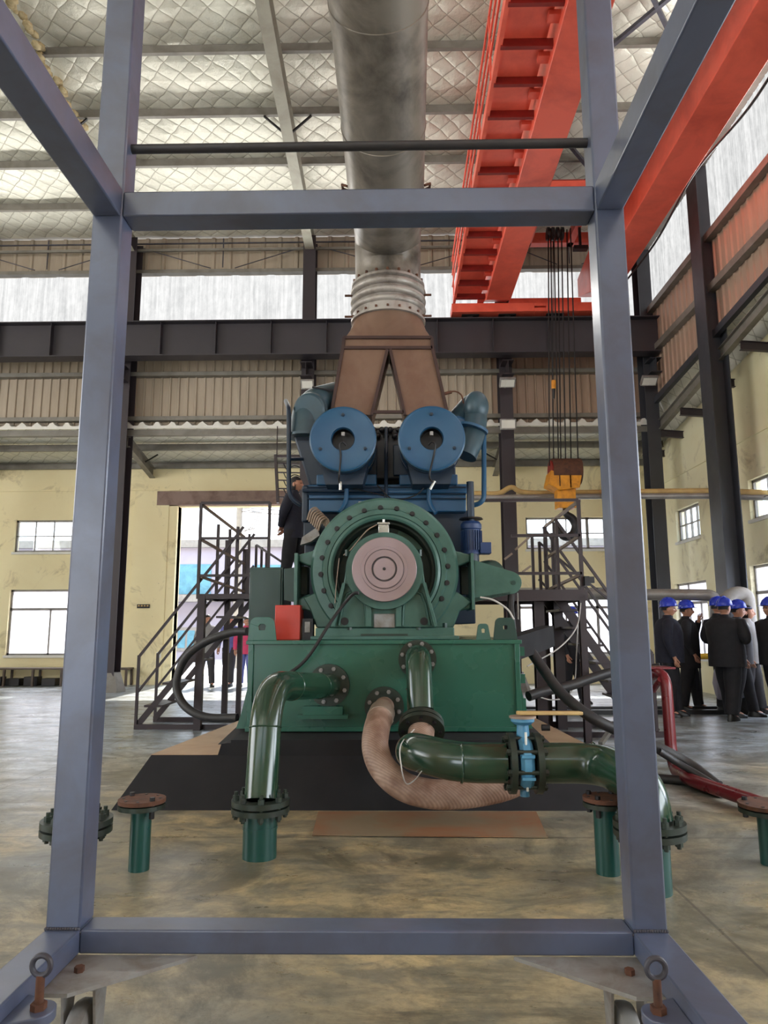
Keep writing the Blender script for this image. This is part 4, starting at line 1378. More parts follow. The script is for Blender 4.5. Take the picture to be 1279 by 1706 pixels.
# green control cabinet at the left, red sheet box before it
ca, cb = at(413, 1064, 7.35), at(472, 945, 7.35)
cab = empty('control_cabinet', ((ca.x + cb.x) / 2, 7.5, TZ1), 'tall plain dark green cabinet at the left end of the base tank', 'cabinet')
MB().box((ca.x, 7.35, TZ1), (cb.x, 7.95, cb.z)).build('body', 'green_dark', cab, bevel=0.008)
MB().box((ca.x + .02, 7.335, TZ1 + .03), (cb.x - .02, 7.355, cb.z - .02)).build('door', 'green_dark', cab, bevel=0.004)
ra, rb2 = at(457, 1065, 6.95), at(500, 1008, 6.95)
rbx = empty('red_sheet_box', ((ra.x + rb2.x) / 2, 7.1, TZ1), 'small red sheet metal box beside the green cabinet', 'box')
MB().box((ra.x, 6.95, TZ1), (rb2.x, 7.25, rb2.z)).build('body', 'redbox', rbx, bevel=0.006)
mb = MB().box((rb2.x + .02, 6.98, TZ1), (rb2.x + .12, 7.12, TZ1 + .2))
mb.build('starter', 'black', rbx)
MB().cbox((rb2.x + .07, 6.97, TZ1 + .12), (.05, .02, .1)).build('terminal_plate', 'zinc', rbx)

# black cable drooping over the hub to the tank
MB().tube(catmull([at(597, 988, 6.6), at(588, 990, 6.62), at(570, 1010, 6.66), at(545, 1045, 6.55), at(520, 1085, 6.5), at(500, 1108, 6.5), at(478, 1124, 6.5)], 8), 0.016, 8).build('sensor_cable', 'black', label='black cable drooping from the hub down across the green tank', cat='cable')

# ================================================================== ENGINE
EY = 7.95
eng = empty('diesel_engine', (gx, 9.0, TZ1), 'big blue V diesel engine with two round filters, behind the gearbox', 'engine')
def ep(px, py, Y=EY): return at(px, py, Y)
def ebox(x0, y0, x1, y1, Y, Yb, mat, name, bevel=0.012, parent=None):
    a_, b_ = at(x0, y1, Y), at(x1, y0, Y)
    return MB().box((a_.x, Y, a_.z), (b_.x, Yb, b_.z)).build(name, mat, parent or eng, bevel=bevel)
ebox(505, 850, 788, 1040, 8.0, 10.1, 'blue_dark', 'engine_block')
ebox(514, 822, 642, 853, 7.85, 8.05, 'blue', 'front_cover')
ebox(642, 822, 776, 853, 7.85, 8.05, 'blue', 'front_cover')
ebox(510, 806, 778, 823, 7.88, 10.0, 'blue', 'cylinder_head')
ebox(502, 808, 514, 870, 7.86, 8.3, 'blue_dark', 'corner_duct', 0.02)
ebox(527, 790, 627, 808, 7.84, 10.0, 'blue', 'valve_cover')
ebox(665, 790, 762, 808, 7.84, 10.0, 'blue', 'valve_cover')
ebox(540, 740, 628, 792, 8.05, 9.8, 'blue_dark', 'intake_box')
ebox(655, 740, 758, 792, 8.05, 9.8, 'blue_dark', 'intake_box')
ebox(615, 712, 672, 800, 8.1, 9.6, 'black', 'valley_block', 0.03)
for k in range(7):
    q = ep(622 + k * 7, 716 + (k % 2) * 10, 8.05)
    MB().ball(q, 0.035, 10, 8).build('fuel_rail_fitting', 'black', eng)
mm = MB()
for yy in (812, 823, 831):
    mm.tube([ep(512, yy, 7.83), ep(776, yy, 7.83)], 0.010, 6)
each(mm, 'oil_pipe', 'blue_dark', eng)
MB().tube(bendpath([ep(643, 712, 8.0), ep(643, 820, 7.82), ep(641, 850, 7.82)], 0.05), 0.020, 8).build('breather_pipe', 'blue_dark', eng)
MB().tube(bendpath([ep(577, 790, 7.8), ep(577, 838, 7.8), ep(566, 853, 7.75)], 0.1), 0.024, 8).build('coolant_pipe', 'blue', eng)
MB().tube(bendpath([ep(714, 790, 7.8), ep(714, 840, 7.8), ep(726, 855, 7.75)], 0.1), 0.024, 8).build('coolant_pipe', 'blue', eng)
MB().tube([ep(504, 817, 7.82), ep(640, 817, 7.82)], 0.022, 8).build('coolant_pipe', 'blue_dark', eng)
MB().box(ep(597, 848, 7.8), ep(614, 836, 7.83)).build('name_plate', 'zinc', eng)
# the two big drum filters
FY = 7.35
for cx_, cy_, bow in ((571, 731, 1), (719, 730, -1)):
    c = at(cx_, cy_, FY)
    R_ = 55.5 / F_PX * (FY * 0.987 + 1.96 * 0.158)
    mb = MB()
    mb.lathe(c, (0, 1, 0), [(0.120, 0.055), (0.120, 0.012), (0.126, 0.0), (R_ - .03, 0.0), (R_ - .012, -0.008), (R_, 0.0), (R_, 0.03), (R_ - .018, 0.035), (R_ - .018, 0.62), (0.1, 0.62)], 72, False)
    f_o = mb.build('air_filter', 'blue', eng)
    MB().lathe(c, (0, 1, 0), [(R_ - .006, 0.0), (R_ + .004, 0.008), (R_ + .004, 0.034), (R_ - .006, 0.04)], 72, False).build('rim_band', 'rust' if False else 'bluegrey', f_o)
    mb = MB()
    mb.lathe(c, (0, 1, 0), [(0.124, 0.0), (0.118, 0.16), (0.0005, 0.17)], 40, False)
    mb.build('centre_recess', 'black', f_o)
    MB().tube(catmull([c + V((bow * 0.035, -.0, -.07)), c + V((bow * 0.0, -.03, -.045)), c + V((-bow * .035, -.03, -.08)), c + V((-bow * .02, -.015, -.18)), c + V((-bow * .035 if bow > 0 else -.03, -.03, -.42)), c + V((-bow * .05, .2, -.45))], 8), 0.010, 8).build('sensor_lead', 'black', f_o)
    MB().cyl(c + V((-bow * .03, .1, -.44)), c + V((-bow * .03 - (0 if bow > 0 else .05), .1, -.53)), 0.016).build('lead_plug', 'steel', f_o)
    for a_ in (90, 205, 335):
        p = c + V((math.cos(math.radians(a_)) * R_ * .74, 0, math.sin(math.radians(a_)) * R_ * .74))
        nt_ = MB()
        nt_.cyl(p, p + V((0, -.018, 0)), .019, seg=6).cyl(p + V((0, -.018, 0)), p + V((0, -.03, 0)), .009, seg=8)
        nt_.build('cover_nut', 'blue_dark', f_o)
    
    MB().cbox(c + V((0, 0.03, 0.06)), (0.035, .02, .04)).build('indicator', 'zinc', f_o)
    mb = MB()
    for yy in (0.18, 0.45):
        mb.lathe(c + V((0, yy, 0)), (0, 1, 0), [(R_ - .02, 0), (R_ - .008, 0), (R_ - .008, .03), (R_ - .02, .03)], 60, False)
    each(mb, 'strap', 'blue_dark', f_o)
    # saddle bracket under the drum
    mb = MB()
    mb.prism([c + V((-.26, .2, -.2)), c + V((.26, .2, -.2)), c + V((.2, .2, -R_ - .1)), c + V((-.2, .2, -R_ - .1))], (0, .3, 0))
    mb.build('filter_saddle', 'blue_dark', eng)
# turbo elbows: left (open mouth facing forward-up), right (standing tube)
mb = MB()
pth = bendpath([ep(560, 664, 8.5), ep(512, 676, 8.1), ep(508, 728, 8.05)], [0.26])
mb.tube(pth, [0.20 - 0.02 * (i / (len(pth) - 1)) for i in range(len(pth))], 28)
mb.lathe(ep(508, 728, 8.05), (0, 0, 1), [(.17, -.01), (.205, -.01), (.205, .02), (.17, .02)], 32)
mb.build('turbo_elbow', 'bluegrey', eng, sharp=60)
q = ep(515, 682, 7.93)
mb = MB()
mb.lathe(q, (-.2, -1, -.25), [(0.001, 0.02), (0.16, 0.02), (0.185, 0.0), (0.2, -.06)], 32, False)
mb.build('elbow_cover', 'bluegrey', eng)
mb = MB()
pth = bendpath([ep(762, 700, 8.4), ep(793, 665, 8.2), ep(792, 720, 8.05), ep(775, 760, 8.0)], [0.16, 0.2])
mb.tube(pth, [0.13] * len(pth), 24)
mb.build('turbo_elbow', 'bluegrey', eng, sharp=60)
q = ep(793, 678, 8.1)
MB().ball(q, 0.145, 24, 16, (1, 1, 1.3)).build('elbow_dome', 'bluegrey', eng)
MB().lathe(ep(788, 716, 8.02), (0.35, 0, 1), [(0.1, 0), (0.17, 0), (0.17, .03), (0.1, .03)], 32).build('elbow_flange', 'blue', eng)
MB().cyl(ep(785, 745, 8.0), ep(800, 742, 8.1), 0.05).build('drain_plug', 'blue', eng)
# air trunk walls sloping from turbo to head
mb = MB()
mb.prism([ep(487, 722, 8.0), ep(532, 720, 8.0), ep(552, 806, 8.0), ep(516, 812, 8.0)], (0, 0.5, 0))
mb.build('air_trunk', 'blue_dark', eng, bevel=0.03)
mb = MB()
mb.prism([ep(800, 705, 8.1), ep(760, 690, 8.1), ep(735, 790, 8.1), ep(758, 760, 8.1)], (0, 0.5, 0))
mb.build('air_trunk', 'blue', eng, bevel=0.03)
# slim side pipes
MB().tube(bendpath([ep(476, 668, 8.3), ep(481, 680, 7.9), ep(481, 830, 7.9), ep(502, 842, 7.95)], 0.12), 0.026, 10).build('side_pipe', 'blue_dark', eng)
MB().tube([ep(482, 765, 7.9), ep(505, 765, 8.0)], 0.018, 8).build('pipe_clip', 'blue_dark', eng)
MB().tube(bendpath([ep(806, 700, 8.1), ep(806, 838, 7.9), ep(786, 842, 7.95)], 0.1), 0.028, 10).build('side_pipe', 'blue', eng)
for px, py in ((780, 856), (770, 868)):
    pass
# fuel lines and small fittings at the shoulders
mb = MB()
for k in range(7):
    a_ = ep(512 + k * 3, 866 + k * 3, 7.6)
    mb.tube(catmull([a_, a_ + V((.04, -.04, .1)), a_ + V((.1, 0, .12)), a_ + V((.12, .03, .0))], 5), 0.012, 6)
each(mb, 'fuel_line', 'stairtan', eng)
MB().prism([ep(500, 908, 7.6), ep(503, 895, 7.6), ep(528, 878, 7.6), ep(532, 892, 7.6), ep(518, 902, 7.6)], (0, .12, 0)).build('bracket_shelf', 'zinc', eng)
ebox(505, 870, 530, 905, 7.8, 8.2, 'blue_dark', 'pump_body')
# horizontal conduit wires over the head
each(MB().tube(catmull([ep(628, 808, 7.8), ep(655, 832, 7.78), ep(690, 826, 7.78), ep(706, 812, 7.78), ep(712, 800, 7.78)], 6), 0.008, 6).tube(catmull([ep(560, 806, 7.8), ep(595, 815, 7.78), ep(640, 826, 7.78)], 6), 0.007, 6), 'sensor_cable', 'black', eng)
# sensor wires on the shoulders up to the duct
MB().tube(catmull([ep(742, 655, 8.1), ep(757, 652, 8.1), ep(768, 658, 8.1), ep(772, 672, 8.1)], 6), 0.009, 6).tube([ep(740, 656, 8.1), ep(752, 653, 8.1)], 0.02, 8).build('exhaust_sensor', 'rust', eng)
MB().tube([ep(520, 645, 8.1), ep(555, 651, 8.1)], 0.012, 8).build('exhaust_sensor', 'black', eng)
# blue electric motor on the right shoulder
mc = at(787, 900, 7.6)
mt = empty('electric_motor', (mc.x, 7.7, at(787, 935, 7.6).z), 'small navy blue finned electric motor standing upright beside the gearbox', 'motor')
z0_, z1_ = at(787, 922, 7.6).z, at(787, 876, 7.6).z
mb = MB()
mb.lathe((mc.x, 7.72, 0), (0, 0, 1), [(0.05, z0_), (0.105, z0_), (0.105, z0_ + .02), (0.10, z0_ + .03), (0.10, z1_ - .03), (0.112, z1_ - .02), (0.112, z1_ + .03), (0.09, z1_ + .06), (0.02, z1_ + .065)], 32)
mb.build('motor_body', 'motor', mt)
mb = MB()
for k in range(26):
    a_ = 2 * PI * k / 26
    d = V((math.cos(a_), math.sin(a_), 0))
    mb.beam(V((mc.x, 7.72, z0_ + .04)) + d * .107, V((mc.x, 7.72, z1_ - .04)) + d * .107, 0.006, 0.02, d)
each(mb, 'cooling_fin', 'motor', mt)
MB().box(at(800, 922, 7.62), at(815, 906, 7.78)).build('terminal_box', 'motor', mt, bevel=0.006)
MB().lathe((mc.x, 7.72, 0), (0, 0, 1), [(0.02, z1_ + .085), (0.13, z1_ + .085), (0.12, z1_ + .1), (0.02, z1_ + .11)], 24).build('rain_cap', 'black', mt)
MB().cyl((mc.x, 7.72, z1_ + .05), (mc.x, 7.72, z1_ + .5), 0.04).build('conduit', 'blue_dark', mt)
MB().cyl((mc.x, 7.72, z0_ - .25), (mc.x, 7.72, z0_ + .01), 0.08).build('pump_foot', 'blue_dark', mt)
MB().tube(bendpath([at(800, 945, 7.8), at(830, 938, 7.8), at(833, 965, 7.8)], .14), 0.06, 14).build('pump_pipe', 'green_dark', mt)
# dark green box beam at the right of the tank
bb = MB()
q0, q1 = at(862, 1078, 6.75), at(922, 1052, 7.6)
bb.beam((TX1 - .02, 7.0, q0.z - .02), (q1.x, 7.9, q1.z - .05), 0.14, 0.22)
bb.build('outrigger_beam', 'plinth', tank)

# ================================================================== EXHAUST
DY = 8.1
ex = empty('exhaust_duct', at(646, 690, DY), 'brown rusted Y-shaped exhaust duct standing on the blue engine', 'duct')
def dp(px, py, Y=DY): return at(px, py, Y)
DZ = V((0, 0.5, 0))
for poly in ([(571, 579), (647, 579), (619, 692), (553, 684)], [(648, 579), (719, 579), (744, 684), (674, 692)]):
    MB().prism([dp(*q) for q in poly], DZ).build('duct_leg', 'duct', ex, bevel=0.004)
MB().prism([dp(573, 563), dp(719, 563), dp(720, 581), dp(571, 581)], DZ).build('duct_collar', 'duct', ex, bevel=0.004)
# hood: rectangle to round
bz = dp(646, 525).z
hw = (dp(719, 563).x - dp(573, 563).x) / 2
hcx = (dp(719, 563).x + dp(573, 563).x) / 2
hz = dp(646, 563).z
mb = MB()
N_ = 48
RB = 0.43
rows = 8
for j in range(rows + 1):
    t_ = j / rows
    for k in range(N_):
        a_ = 2 * PI * k / N_ + PI / N_
        cx_, sy_ = math.cos(a_), math.sin(a_)
        s_ = max(abs(cx_), abs(sy_))
        rx, ry = cx_ / s_ * hw, sy_ / s_ * 0.27
        x_ = rx * (1 - t_) + cx_ * RB * t_
        y_ = ry * (1 - t_) + sy_ * RB * 0.96 * t_
        mb.v.append(V((hcx + x_, DY + 0.27 + y_, hz + (bz - hz) * t_)))
for j in range(rows):
    for k in range(N_):
        k2 = (k + 1) % N_
        mb.face((j * N_ + k, j * N_ + k2, (j + 1) * N_ + k2, (j + 1) * N_ + k))
mb.build('duct_hood', 'duct', ex, sharp=50)
ed = MB()
E = -V((0, .012, 0))
for a_, b_ in (((573, 563), (719, 563)), ((571, 580), (720, 580)), ((571, 580), (553, 684)), ((720, 580), (744, 684)), ((645, 583), (619, 692)), ((650, 583), (674, 692)), ((573, 563), (571, 580)), ((719, 563), (720, 580)), ((621, 687), (672, 687))):
    ed.beam(dp(*a_) + E, dp(*b_) + E, 0.035, 0.03, (0, 1, 0))
each(ed, 'edge_angle', 'ductedge', ex)

XP = at(646, 500, DY).x
be = empty('exhaust_bellows', (XP, DY + .27, bz), 'dusty grey ribbed expansion bellows on top of the brown duct', 'bellows')
bt = dp(646, 460).z
H_ = bt - bz
prof = [(0.40, 0.0), (0.455, 0.0), (0.455, 0.03), (0.435, 0.04), (0.435, H_ * .25)]
for f_ in (0.32, 0.55, 0.78):
    for a_ in range(-90, 91, 30):
        prof.append((0.415 + 0.05 * math.cos(math.radians(a_)), H_ * f_ + H_ * .1 * math.sin(math.radians(a_))))
prof += [(0.43, H_ * .9), (0.45, H_ * .92), (0.45, H_ * .98), (0.40, H_ * 1.0)]
MB().lathe((XP, DY + .27, bz), (0, 0, 1), prof, 64, False).build('bellows_sleeve', 'bellows', be, sharp=50)
bo = MB()
bo.bolts((XP, DY + .27, bz + H_ * .98), (0, 0, 1), 0.43, 20, 0.018, 0.04)
bo.bolts((XP, DY + .27, bz + .03), (0, 0, 1), 0.445, 20, 0.016, 0.03)
for s in (-1, 1):
    for f_ in (0.15, 0.7):
        bo.cyl((XP + s * .44, DY + .2, bz + H_ * f_), (XP + s * .53, DY + .2, bz + H_ * f_), 0.014)
each(bo, 'bolt', 'rust', be)

pe = empty('exhaust_pipe', (XP, DY + .27, bt), 'fat grey exhaust pipe running up toward the viewer under the roof', 'pipe')
P0 = V((XP, DY + .27, bt + .01))
P1 = at(646, 425, 8.1)
A_ = at(643, 320, 7.1)
B_ = at(630, 0, 5.1)
d_ = (B_ - A_).normalized()
far = B_ + d_ * ((YF + 1.5 - B_.y) / d_.y)
pth = [P0, P0 + V((0, 0, .12))] + catmull([P0 + V((0, -.04, .3)), P0 + V((0, -.28, .58)), A_ + d_ * 0.05], 6)[0:] + [A_.lerp(B_, 0.5), B_, B_.lerp(far, .5), far]
rads = [0.405] * len(pth)
MB().tube(pth, rads, 48).build('pipe_shell', 'exhaust', pe, sharp=50)
sm = MB()
for p_ in (A_, A_.lerp(B_, 0.42), B_, B_ + d_ * 2):
    sm.lathe(p_, d_, [(0.40, -.012), (0.412, -.006), (0.412, .006), (0.40, .012)], 64, False)
each(sm, 'weld_seam', 'exhaust', pe)
for s in (-1, 1):
    q = A_ + V((s * .41, 0, .02))
    MB().tube([q + V((0, -.08, .0)), q + V((s * .06, -.05, .04)), q + V((s * .06, .05, .06)), q + V((0, .08, .05))], 0.014, 8).build('lifting_eye', 'rust', pe)
# ================================================================== FOREGROUND PIPES
def flange_pair(c, ax, r, bore, parent, mat='flange', nb=8, gap=0.012, th=0.032, names='flange'):
    c, ax = V(c), V(ax).normalized()
    m = MB()
    m.lathe(c, ax, [(bore, 0), (r, 0), (r, th), (bore, th)], 40, False)
    m.lathe(c, ax, [(bore, th + gap), (r, th + gap), (r, 2 * th + gap), (bore, 2 * th + gap)], 40, False)
    m.lathe(c, ax, [(r - .045, th), (r - .045, th + gap)], 40, False)
    o = m.build(names, mat, parent)
    bolt_set(o, c, ax, (r + bore) / 2 + 0.012, nb, [(-.028, 0, .021, 6), (2 * th + gap, 2 * th + gap + .028, .021, 6), (-.04, 2 * th + gap + .05, .012, 8)], .2, mat)
    return o

# 1 left riser: stub out of the floor, elbow back into the tank
s0 = onz(432, 1428)
zf = at(434, 1352, s0.y).z
ri = empty('cooling_pipe', (s0.x, s0.y, 0), 'dark green pipe rising from the floor and elbowing left into the tank', 'pipe')
m = MB()
m.cyl(s0, (s0.x, s0.y, zf), 0.105, seg=32).cyl(s0 + V((0, 0, .17)), s0 + V((0, 0, .185)), 0.109, seg=32)
m.build('floor_stub', 'stubgreen', ri)
flange_pair((s0.x, s0.y, zf), (0, 0, 1), 0.18, 0.1, ri)
tp = at(548, 1141, TY)
zt2_ = at(445, 1158, 4.95).z
top = V((at(446, 1150, 4.95).x, 4.95, tp.z + 0.12))
m = MB()
pth = bendpath([V((s0.x, s0.y, zf + .07)), top, V((tp.x - .0, TY - .12, tp.z)), V((tp.x, TY, tp.z))], [0.30, 0.10], 12)
m.tube(pth, 0.104, 32)
m.build('pipe_run', 'pipegreen', ri, sharp=60)
w_ = MB()
for f_ in (0.33,):
    c_ = V((s0.x, s0.y, zf + .07)).lerp(top, .62)
    w_.lathe(c_, (top - s0).normalized(), [(.104, -.006), (.108, 0), (.104, .006)], 40, False)
for Yw in (5.45, 6.2):
    pA, pB = top, V((tp.x, TY - .12, tp.z))
    t_ = (Yw - pA.y) / (pB.y - pA.y)
    w_.lathe(pA.lerp(pB, t_), (pB - pA), [(.104, -.006), (.108, 0), (.104, .006)], 40, False)
each(w_, 'weld_bead', 'pipegreen', ri)
flange_port('tank_flange', (tp.x, TY - .035, tp.z), (0, 1, 0), 0.185, 0.1, 'flange', ri, 8)

# 2 braided hose from the lower port
hp_ = at(640, 1177, TY)
hs = empty('braided_hose', (hp_.x, 6.0, 0.3), 'beige braided flexible hose sagging from the lower tank port toward the valve', 'hose')
flange_port('port_flange', (hp_.x, TY - .035, hp_.z), (0, 1, 0), 0.175, 0.085, 'flange', hs, 8)
pts = [(hp_.x, TY - .02, hp_.z), at(636, 1188, 6.2), at(628, 1212, 5.9), at(625, 1245, 5.75), at(638, 1280, 5.65), at(672, 1310, 5.55), at(720, 1323, 5.5), at(775, 1322, 5.5), at(830, 1312, 5.5), at(862, 1300, 5.5)]
pth = catmull(pts, 8)
MB().tube(pth, [0.088 + 0.016 * min(1, i / 12) for i in range(len(pth))], 24).build('hose_body', 'hose', hs, sharp=70)
c_ = pth[10]; d_ = (pth[11] - pth[9]).normalized()
MB().lathe(c_, d_, [(.10, -.09), (.108, -.085), (.108, .085), (.10, .09)], 32, False).build('hose_cuff', 'stairtan', hs)

# 3 right pipe set: tank port - drop pipe - flange - hose piece - elbow - horizontal pipe
vp = at(695, 1098, TY)
dr = empty('drop_pipe', (vp.x, 6.3, 0.6), 'brownish green pipe dropping from the upper tank port in the middle', 'pipe')
flange_port('port_flange', (vp.x, TY - .035, vp.z), (0, 1, 0), 0.17, 0.10, 'flange', dr, 8)
fl = at(702, 1213, 5.95)
m = MB()
pth = bendpath([(vp.x, TY - .0, vp.z + .02), (vp.x, 6.28, vp.z + .02), V((fl.x, 6.12, fl.z + .12))], [0.16], 10)
m.tube(pth, 0.11, 28)
m.build('pipe_run', 'pipegreen', dr, sharp=60)
MB().lathe(V((vp.x, 6.23, fl.z + .28)), (0, 0.15, 1), [(.11, -.006), (.114, 0), (.11, .006)], 32, False).build('weld_bead', 'pipegreen', dr)
axf = V((-.05, -0.75, -.62)).normalized()
m = MB()
m.lathe(fl, axf, [(.09, 0), (.185, 0), (.185, .035), (.09, .035)], 44, False)
m.lathe(fl - axf * .05, axf, [(.09, 0), (.18, 0), (.18, .035), (.09, .035)], 44, False)
fo = m.build('lower_flange', 'flange', dr)
bolt_set(fo, fl, axf, 0.148, 8, [(.03, .055, .015, 6)], 0, 'black')
YH = 4.75
hz_ = at(760, 1271, YH)
mp = empty('water_main', (hz_.x, YH, 0), 'thick glossy green horizontal pipe with a blue valve, right of centre', 'pipe')
cf0 = at(688, 1218, 5.75)
e0 = V((at(688, 1262, YH).x, YH + .25, hz_.z + 0.0))
MB().tube(catmull([fl + axf * .02, fl + axf * .16 + V((-.01, 0, .0)), fl + axf * .33 + V((-.02, 0, .01))], 6), 0.105, 24).build('rubber_cuff', 'hose', mp)
hend = V((at(850, 1271, YH).x, YH, hz_.z))
m = MB()
pth = bendpath([fl + axf * .28, V((at(684, 1250, 5.0).x, 4.98, hz_.z + .04)), V((at(760, 1271, YH).x, YH, hz_.z)), hend - V((.03, 0, 0))], [0.26, 0.2], 12)
m.tube(pth, 0.122, 32)
m.build('elbow_pipe', 'pipegreen', mp, sharp=60)
m = MB()
xx = at(768, 1271, YH).x
m.lathe((xx, YH, hz_.z), (1, 0, 0), [(.122, -.006), (.127, 0), (.122, .006)], 36, False)
m.build('weld_bead', 'pipegreen', mp)
# wire tied round
MB().tube(catmull([at(690, 1215, 5.6), at(668, 1240, 4.8), at(668, 1275, 4.6), at(676, 1305, 4.75), at(690, 1300, 5.2), at(702, 1285, 4.75)], 8), 0.004, 6).build('tie_wire', 'cablewhite', mp)
xv0, xv1 = at(851, 1271, YH).x, at(894, 1271, YH).x
flange_o = MB()
flange_o.lathe((xv0, YH, hz_.z), (1, 0, 0), [(.1, -.02), (.185, -.02), (.185, .018), (.1, .018)], 40, False)
flange_o.build('flange', 'flange', mp)
flange_o = MB()
flange_o.lathe((xv1, YH, hz_.z), (-1, 0, 0), [(.1, -.02), (.185, -.02), (.185, .018), (.1, .018)], 40, False)
fo = flange_o.build('flange', 'flange', mp)
bolt_set(fo, (xv0, YH, hz_.z), (1, 0, 0), .155, 8, [(-.045, xv1 - xv0 + .045, .014, 8), (-.04, -.02, .022, 6), (xv1 - xv0 + .02, xv1 - xv0 + .04, .022, 6)], .2, 'flange', 'stud_bolt')
vv = empty('butterfly_valve', ((xv0 + xv1) / 2, YH, hz_.z - .2), 'light blue butterfly valve clamped between flanges, tan lever on top', 'valve')
xm = (xv0 + xv1) / 2
m = MB()
m.lathe((xm, YH, hz_.z), (1, 0, 0), [(.11, -.042), (.15, -.042), (.165, -.02), (.165, .02), (.15, .042), (.11, .042)], 40, False)
for f_ in (-.13, .13):
    m.box((xm - .04, YH - .175, hz_.z + f_ * .5 - .008), (xm + .04, YH - .15, hz_.z + f_ * .5 + .008))
m.build('valve_body', 'valveblue', vv)
ztop = at(868, 1196, YH).z
m = MB()
m.loft([((xm, YH, hz_.z + .14), .045, .045), ((xm, YH, hz_.z + .25), .035, .035), ((xm, YH, ztop - .04), .05, .05), ((xm, YH, ztop - .02), .075, .075), ((xm, YH, ztop), .075, .075)], 20)
m.build('valve_neck', 'valveblue', vv)
m = MB()
m.loft([((xm, YH, ztop), .085, .085), ((xm, YH, ztop + .012), .085, .085)], 24)
m.build('notch_plate', 'stairtan', vv)
m = MB()
tip = at(968, 1188, YH + .1)
m.beam((xm - .03, YH, ztop + .03), (tip.x, YH + .1, tip.z), 0.06, 0.022)
m.build('lever', 'beigepipe', vv, bevel=0.006)
MB().cyl((xm + .12, YH, ztop - .06), (xm + .17, YH, ztop - .06), .02).build('stop_screw', 'black', vv)
MB().cyl((xm, YH - .1, hz_.z - .15), (xm, YH - .1, hz_.z + .2), .008, seg=6).build('index_rod', 'white', vv)
MB().cyl((xm, YH, hz_.z - .2), (xm, YH, hz_.z - .15), .03, seg=10).build('lower_stem', 'valveblue', vv)
# outlet side: straight on, then bending down to its floor stub near the right frame post
st = onz(1088, 1486)
st = V((st.x, 4.15, 0))
zs_ = at(1084, 1385, st.y).z
op = empty('outlet_pipe', (st.x, st.y, 0), 'green pipe curving down behind the right frame post into the floor', 'pipe')
m = MB()
pth = bendpath([V((xv1 + .02, YH, hz_.z)), V((at(1000, 1270, YH).x, YH, hz_.z)), V((st.x, st.y + .02, hz_.z - .02)), V((st.x, st.y, zs_ + .06))], [0.2, 0.16], 12)
m.tube(pth, 0.122, 32)
m.build('pipe_run', 'pipegreen', op, sharp=60)
MB().lathe((at(990, 1270, YH).x, YH, hz_.z), (1, 0, 0), [(.122, -.006), (.127, 0), (.122, .006)], 36, False).build('weld_bead', 'pipegreen', op)
flange_pair((st.x, st.y, zs_ - .02), (0, 0, 1), 0.19, 0.1, op, nb=10)
MB().cyl(st, (st.x, st.y, zs_), 0.10, seg=28).build('floor_stub', 'stubgreen', op)

def stub(fx, fy, topy, r, rf, label, rusty=True, pair=False, Yo=None):
    p = onz(fx, fy)
    z = at(fx, topy, p.y).z
    e = empty('pipe_stub', (p.x, p.y, 0), label, 'pipe stub')
    m = MB().cyl(p, (p.x, p.y, z - .02), r, seg=28)
    m.build('floor_pipe', 'stubgreen', e)
    if pair:
        flange_pair((p.x, p.y, z - .08), (0, 0, 1), rf, r, e, nb=10)
        MB().cyl((p.x, p.y, z - .05), (p.x, p.y, z - .003), rf - .03, seg=32).build('blind_cover', 'flange', e)
    else:
        MB().cyl((p.x, p.y, z - .055), (p.x, p.y, z - .03), rf, seg=40).build('flange', 'flange', e)
        c = MB().cyl((p.x, p.y, z - .022), (p.x, p.y, z), rf, seg=40).build('blind_cover', 'rust', e)
        bolt_set(c, (p.x, p.y, z), (0, 0, 1), rf * .78, 4 if not rusty else 2, [(-.1, .02, .016, 6)], .9, 'black')
        each(MB().bolts((p.x, p.y, z), (0, 0, 1), rf * .78, 8, .009, .003, .1), 'bolt_hole', 'black', c)
    return e
stub(231, 1449, 1330, .060, .137, 'short green floor stub capped by a rusty blind flange, left')
stub(122, 1466, 1362, .085, .195, 'bolted green floor stub half hidden by the left frame post', pair=True)
stub(1013, 1455, 1327, .068, .125, 'green floor stub with rusty cap just inside the right frame post', rusty=False)
stub(1288, 1440, 1338, .07, .17, 'rusty capped floor stub cut off by the right picture edge')

# rusty steel sheet on the floor
q = [onz(520, 1393), onz(912, 1397), onz(893, 1354), onz(530, 1354)]
MB().prism([p + V((0, 0, .004)) for p in q], (0, 0, .006)).build('floor_plate', 'rustplate', label='thin rusty steel sheet lying on the floor before the plinth', cat='steel sheet')

# ================================================================== FOREGROUND WHEELED FRAME
FYF = 2.6
FW = 0.115
lx0, lx1 = at(108, 1045, FYF).x, at(163, 1045, FYF).x
rx0, rx1 = at(1028, 1045, FYF).x, at(1082, 1045, FYF).x
FYB = -0.55
gf = empty('gantry_frame', ((lx0 + rx1) / 2, 1.0, 0), 'tall blue-grey welded square tube frame on casters framing the whole view', 'frame')
zbt = at(600, 1551, FYF).z; zbb = at(600, 1592, FYF).z
ztb = at(600, 355, FYF).z; ztt = at(600, 314, FYF).z
for (x0, x1) in ((lx0, lx1), (rx0, rx1)):
    MB().box((x0, FYF, zbt), (x1, FYF + FW, 4.5)).build('post', 'frame', gf, bevel=0.008)
    MB().box((x0, FYB, zbt), (x1, FYB + FW, 4.5)).build('post', 'frame', gf, bevel=0.008)
    MB().box((x0, FYB, zbb), (x1, FYF + FW, zbt)).build('side_rail', 'frame', gf, bevel=0.006)
    MB().box((x0 + .005, FYB + FW, ztb - .0), (x1 - .005, FYF, ztt + .01)).build('side_rail', 'frame', gf, bevel=0.006)
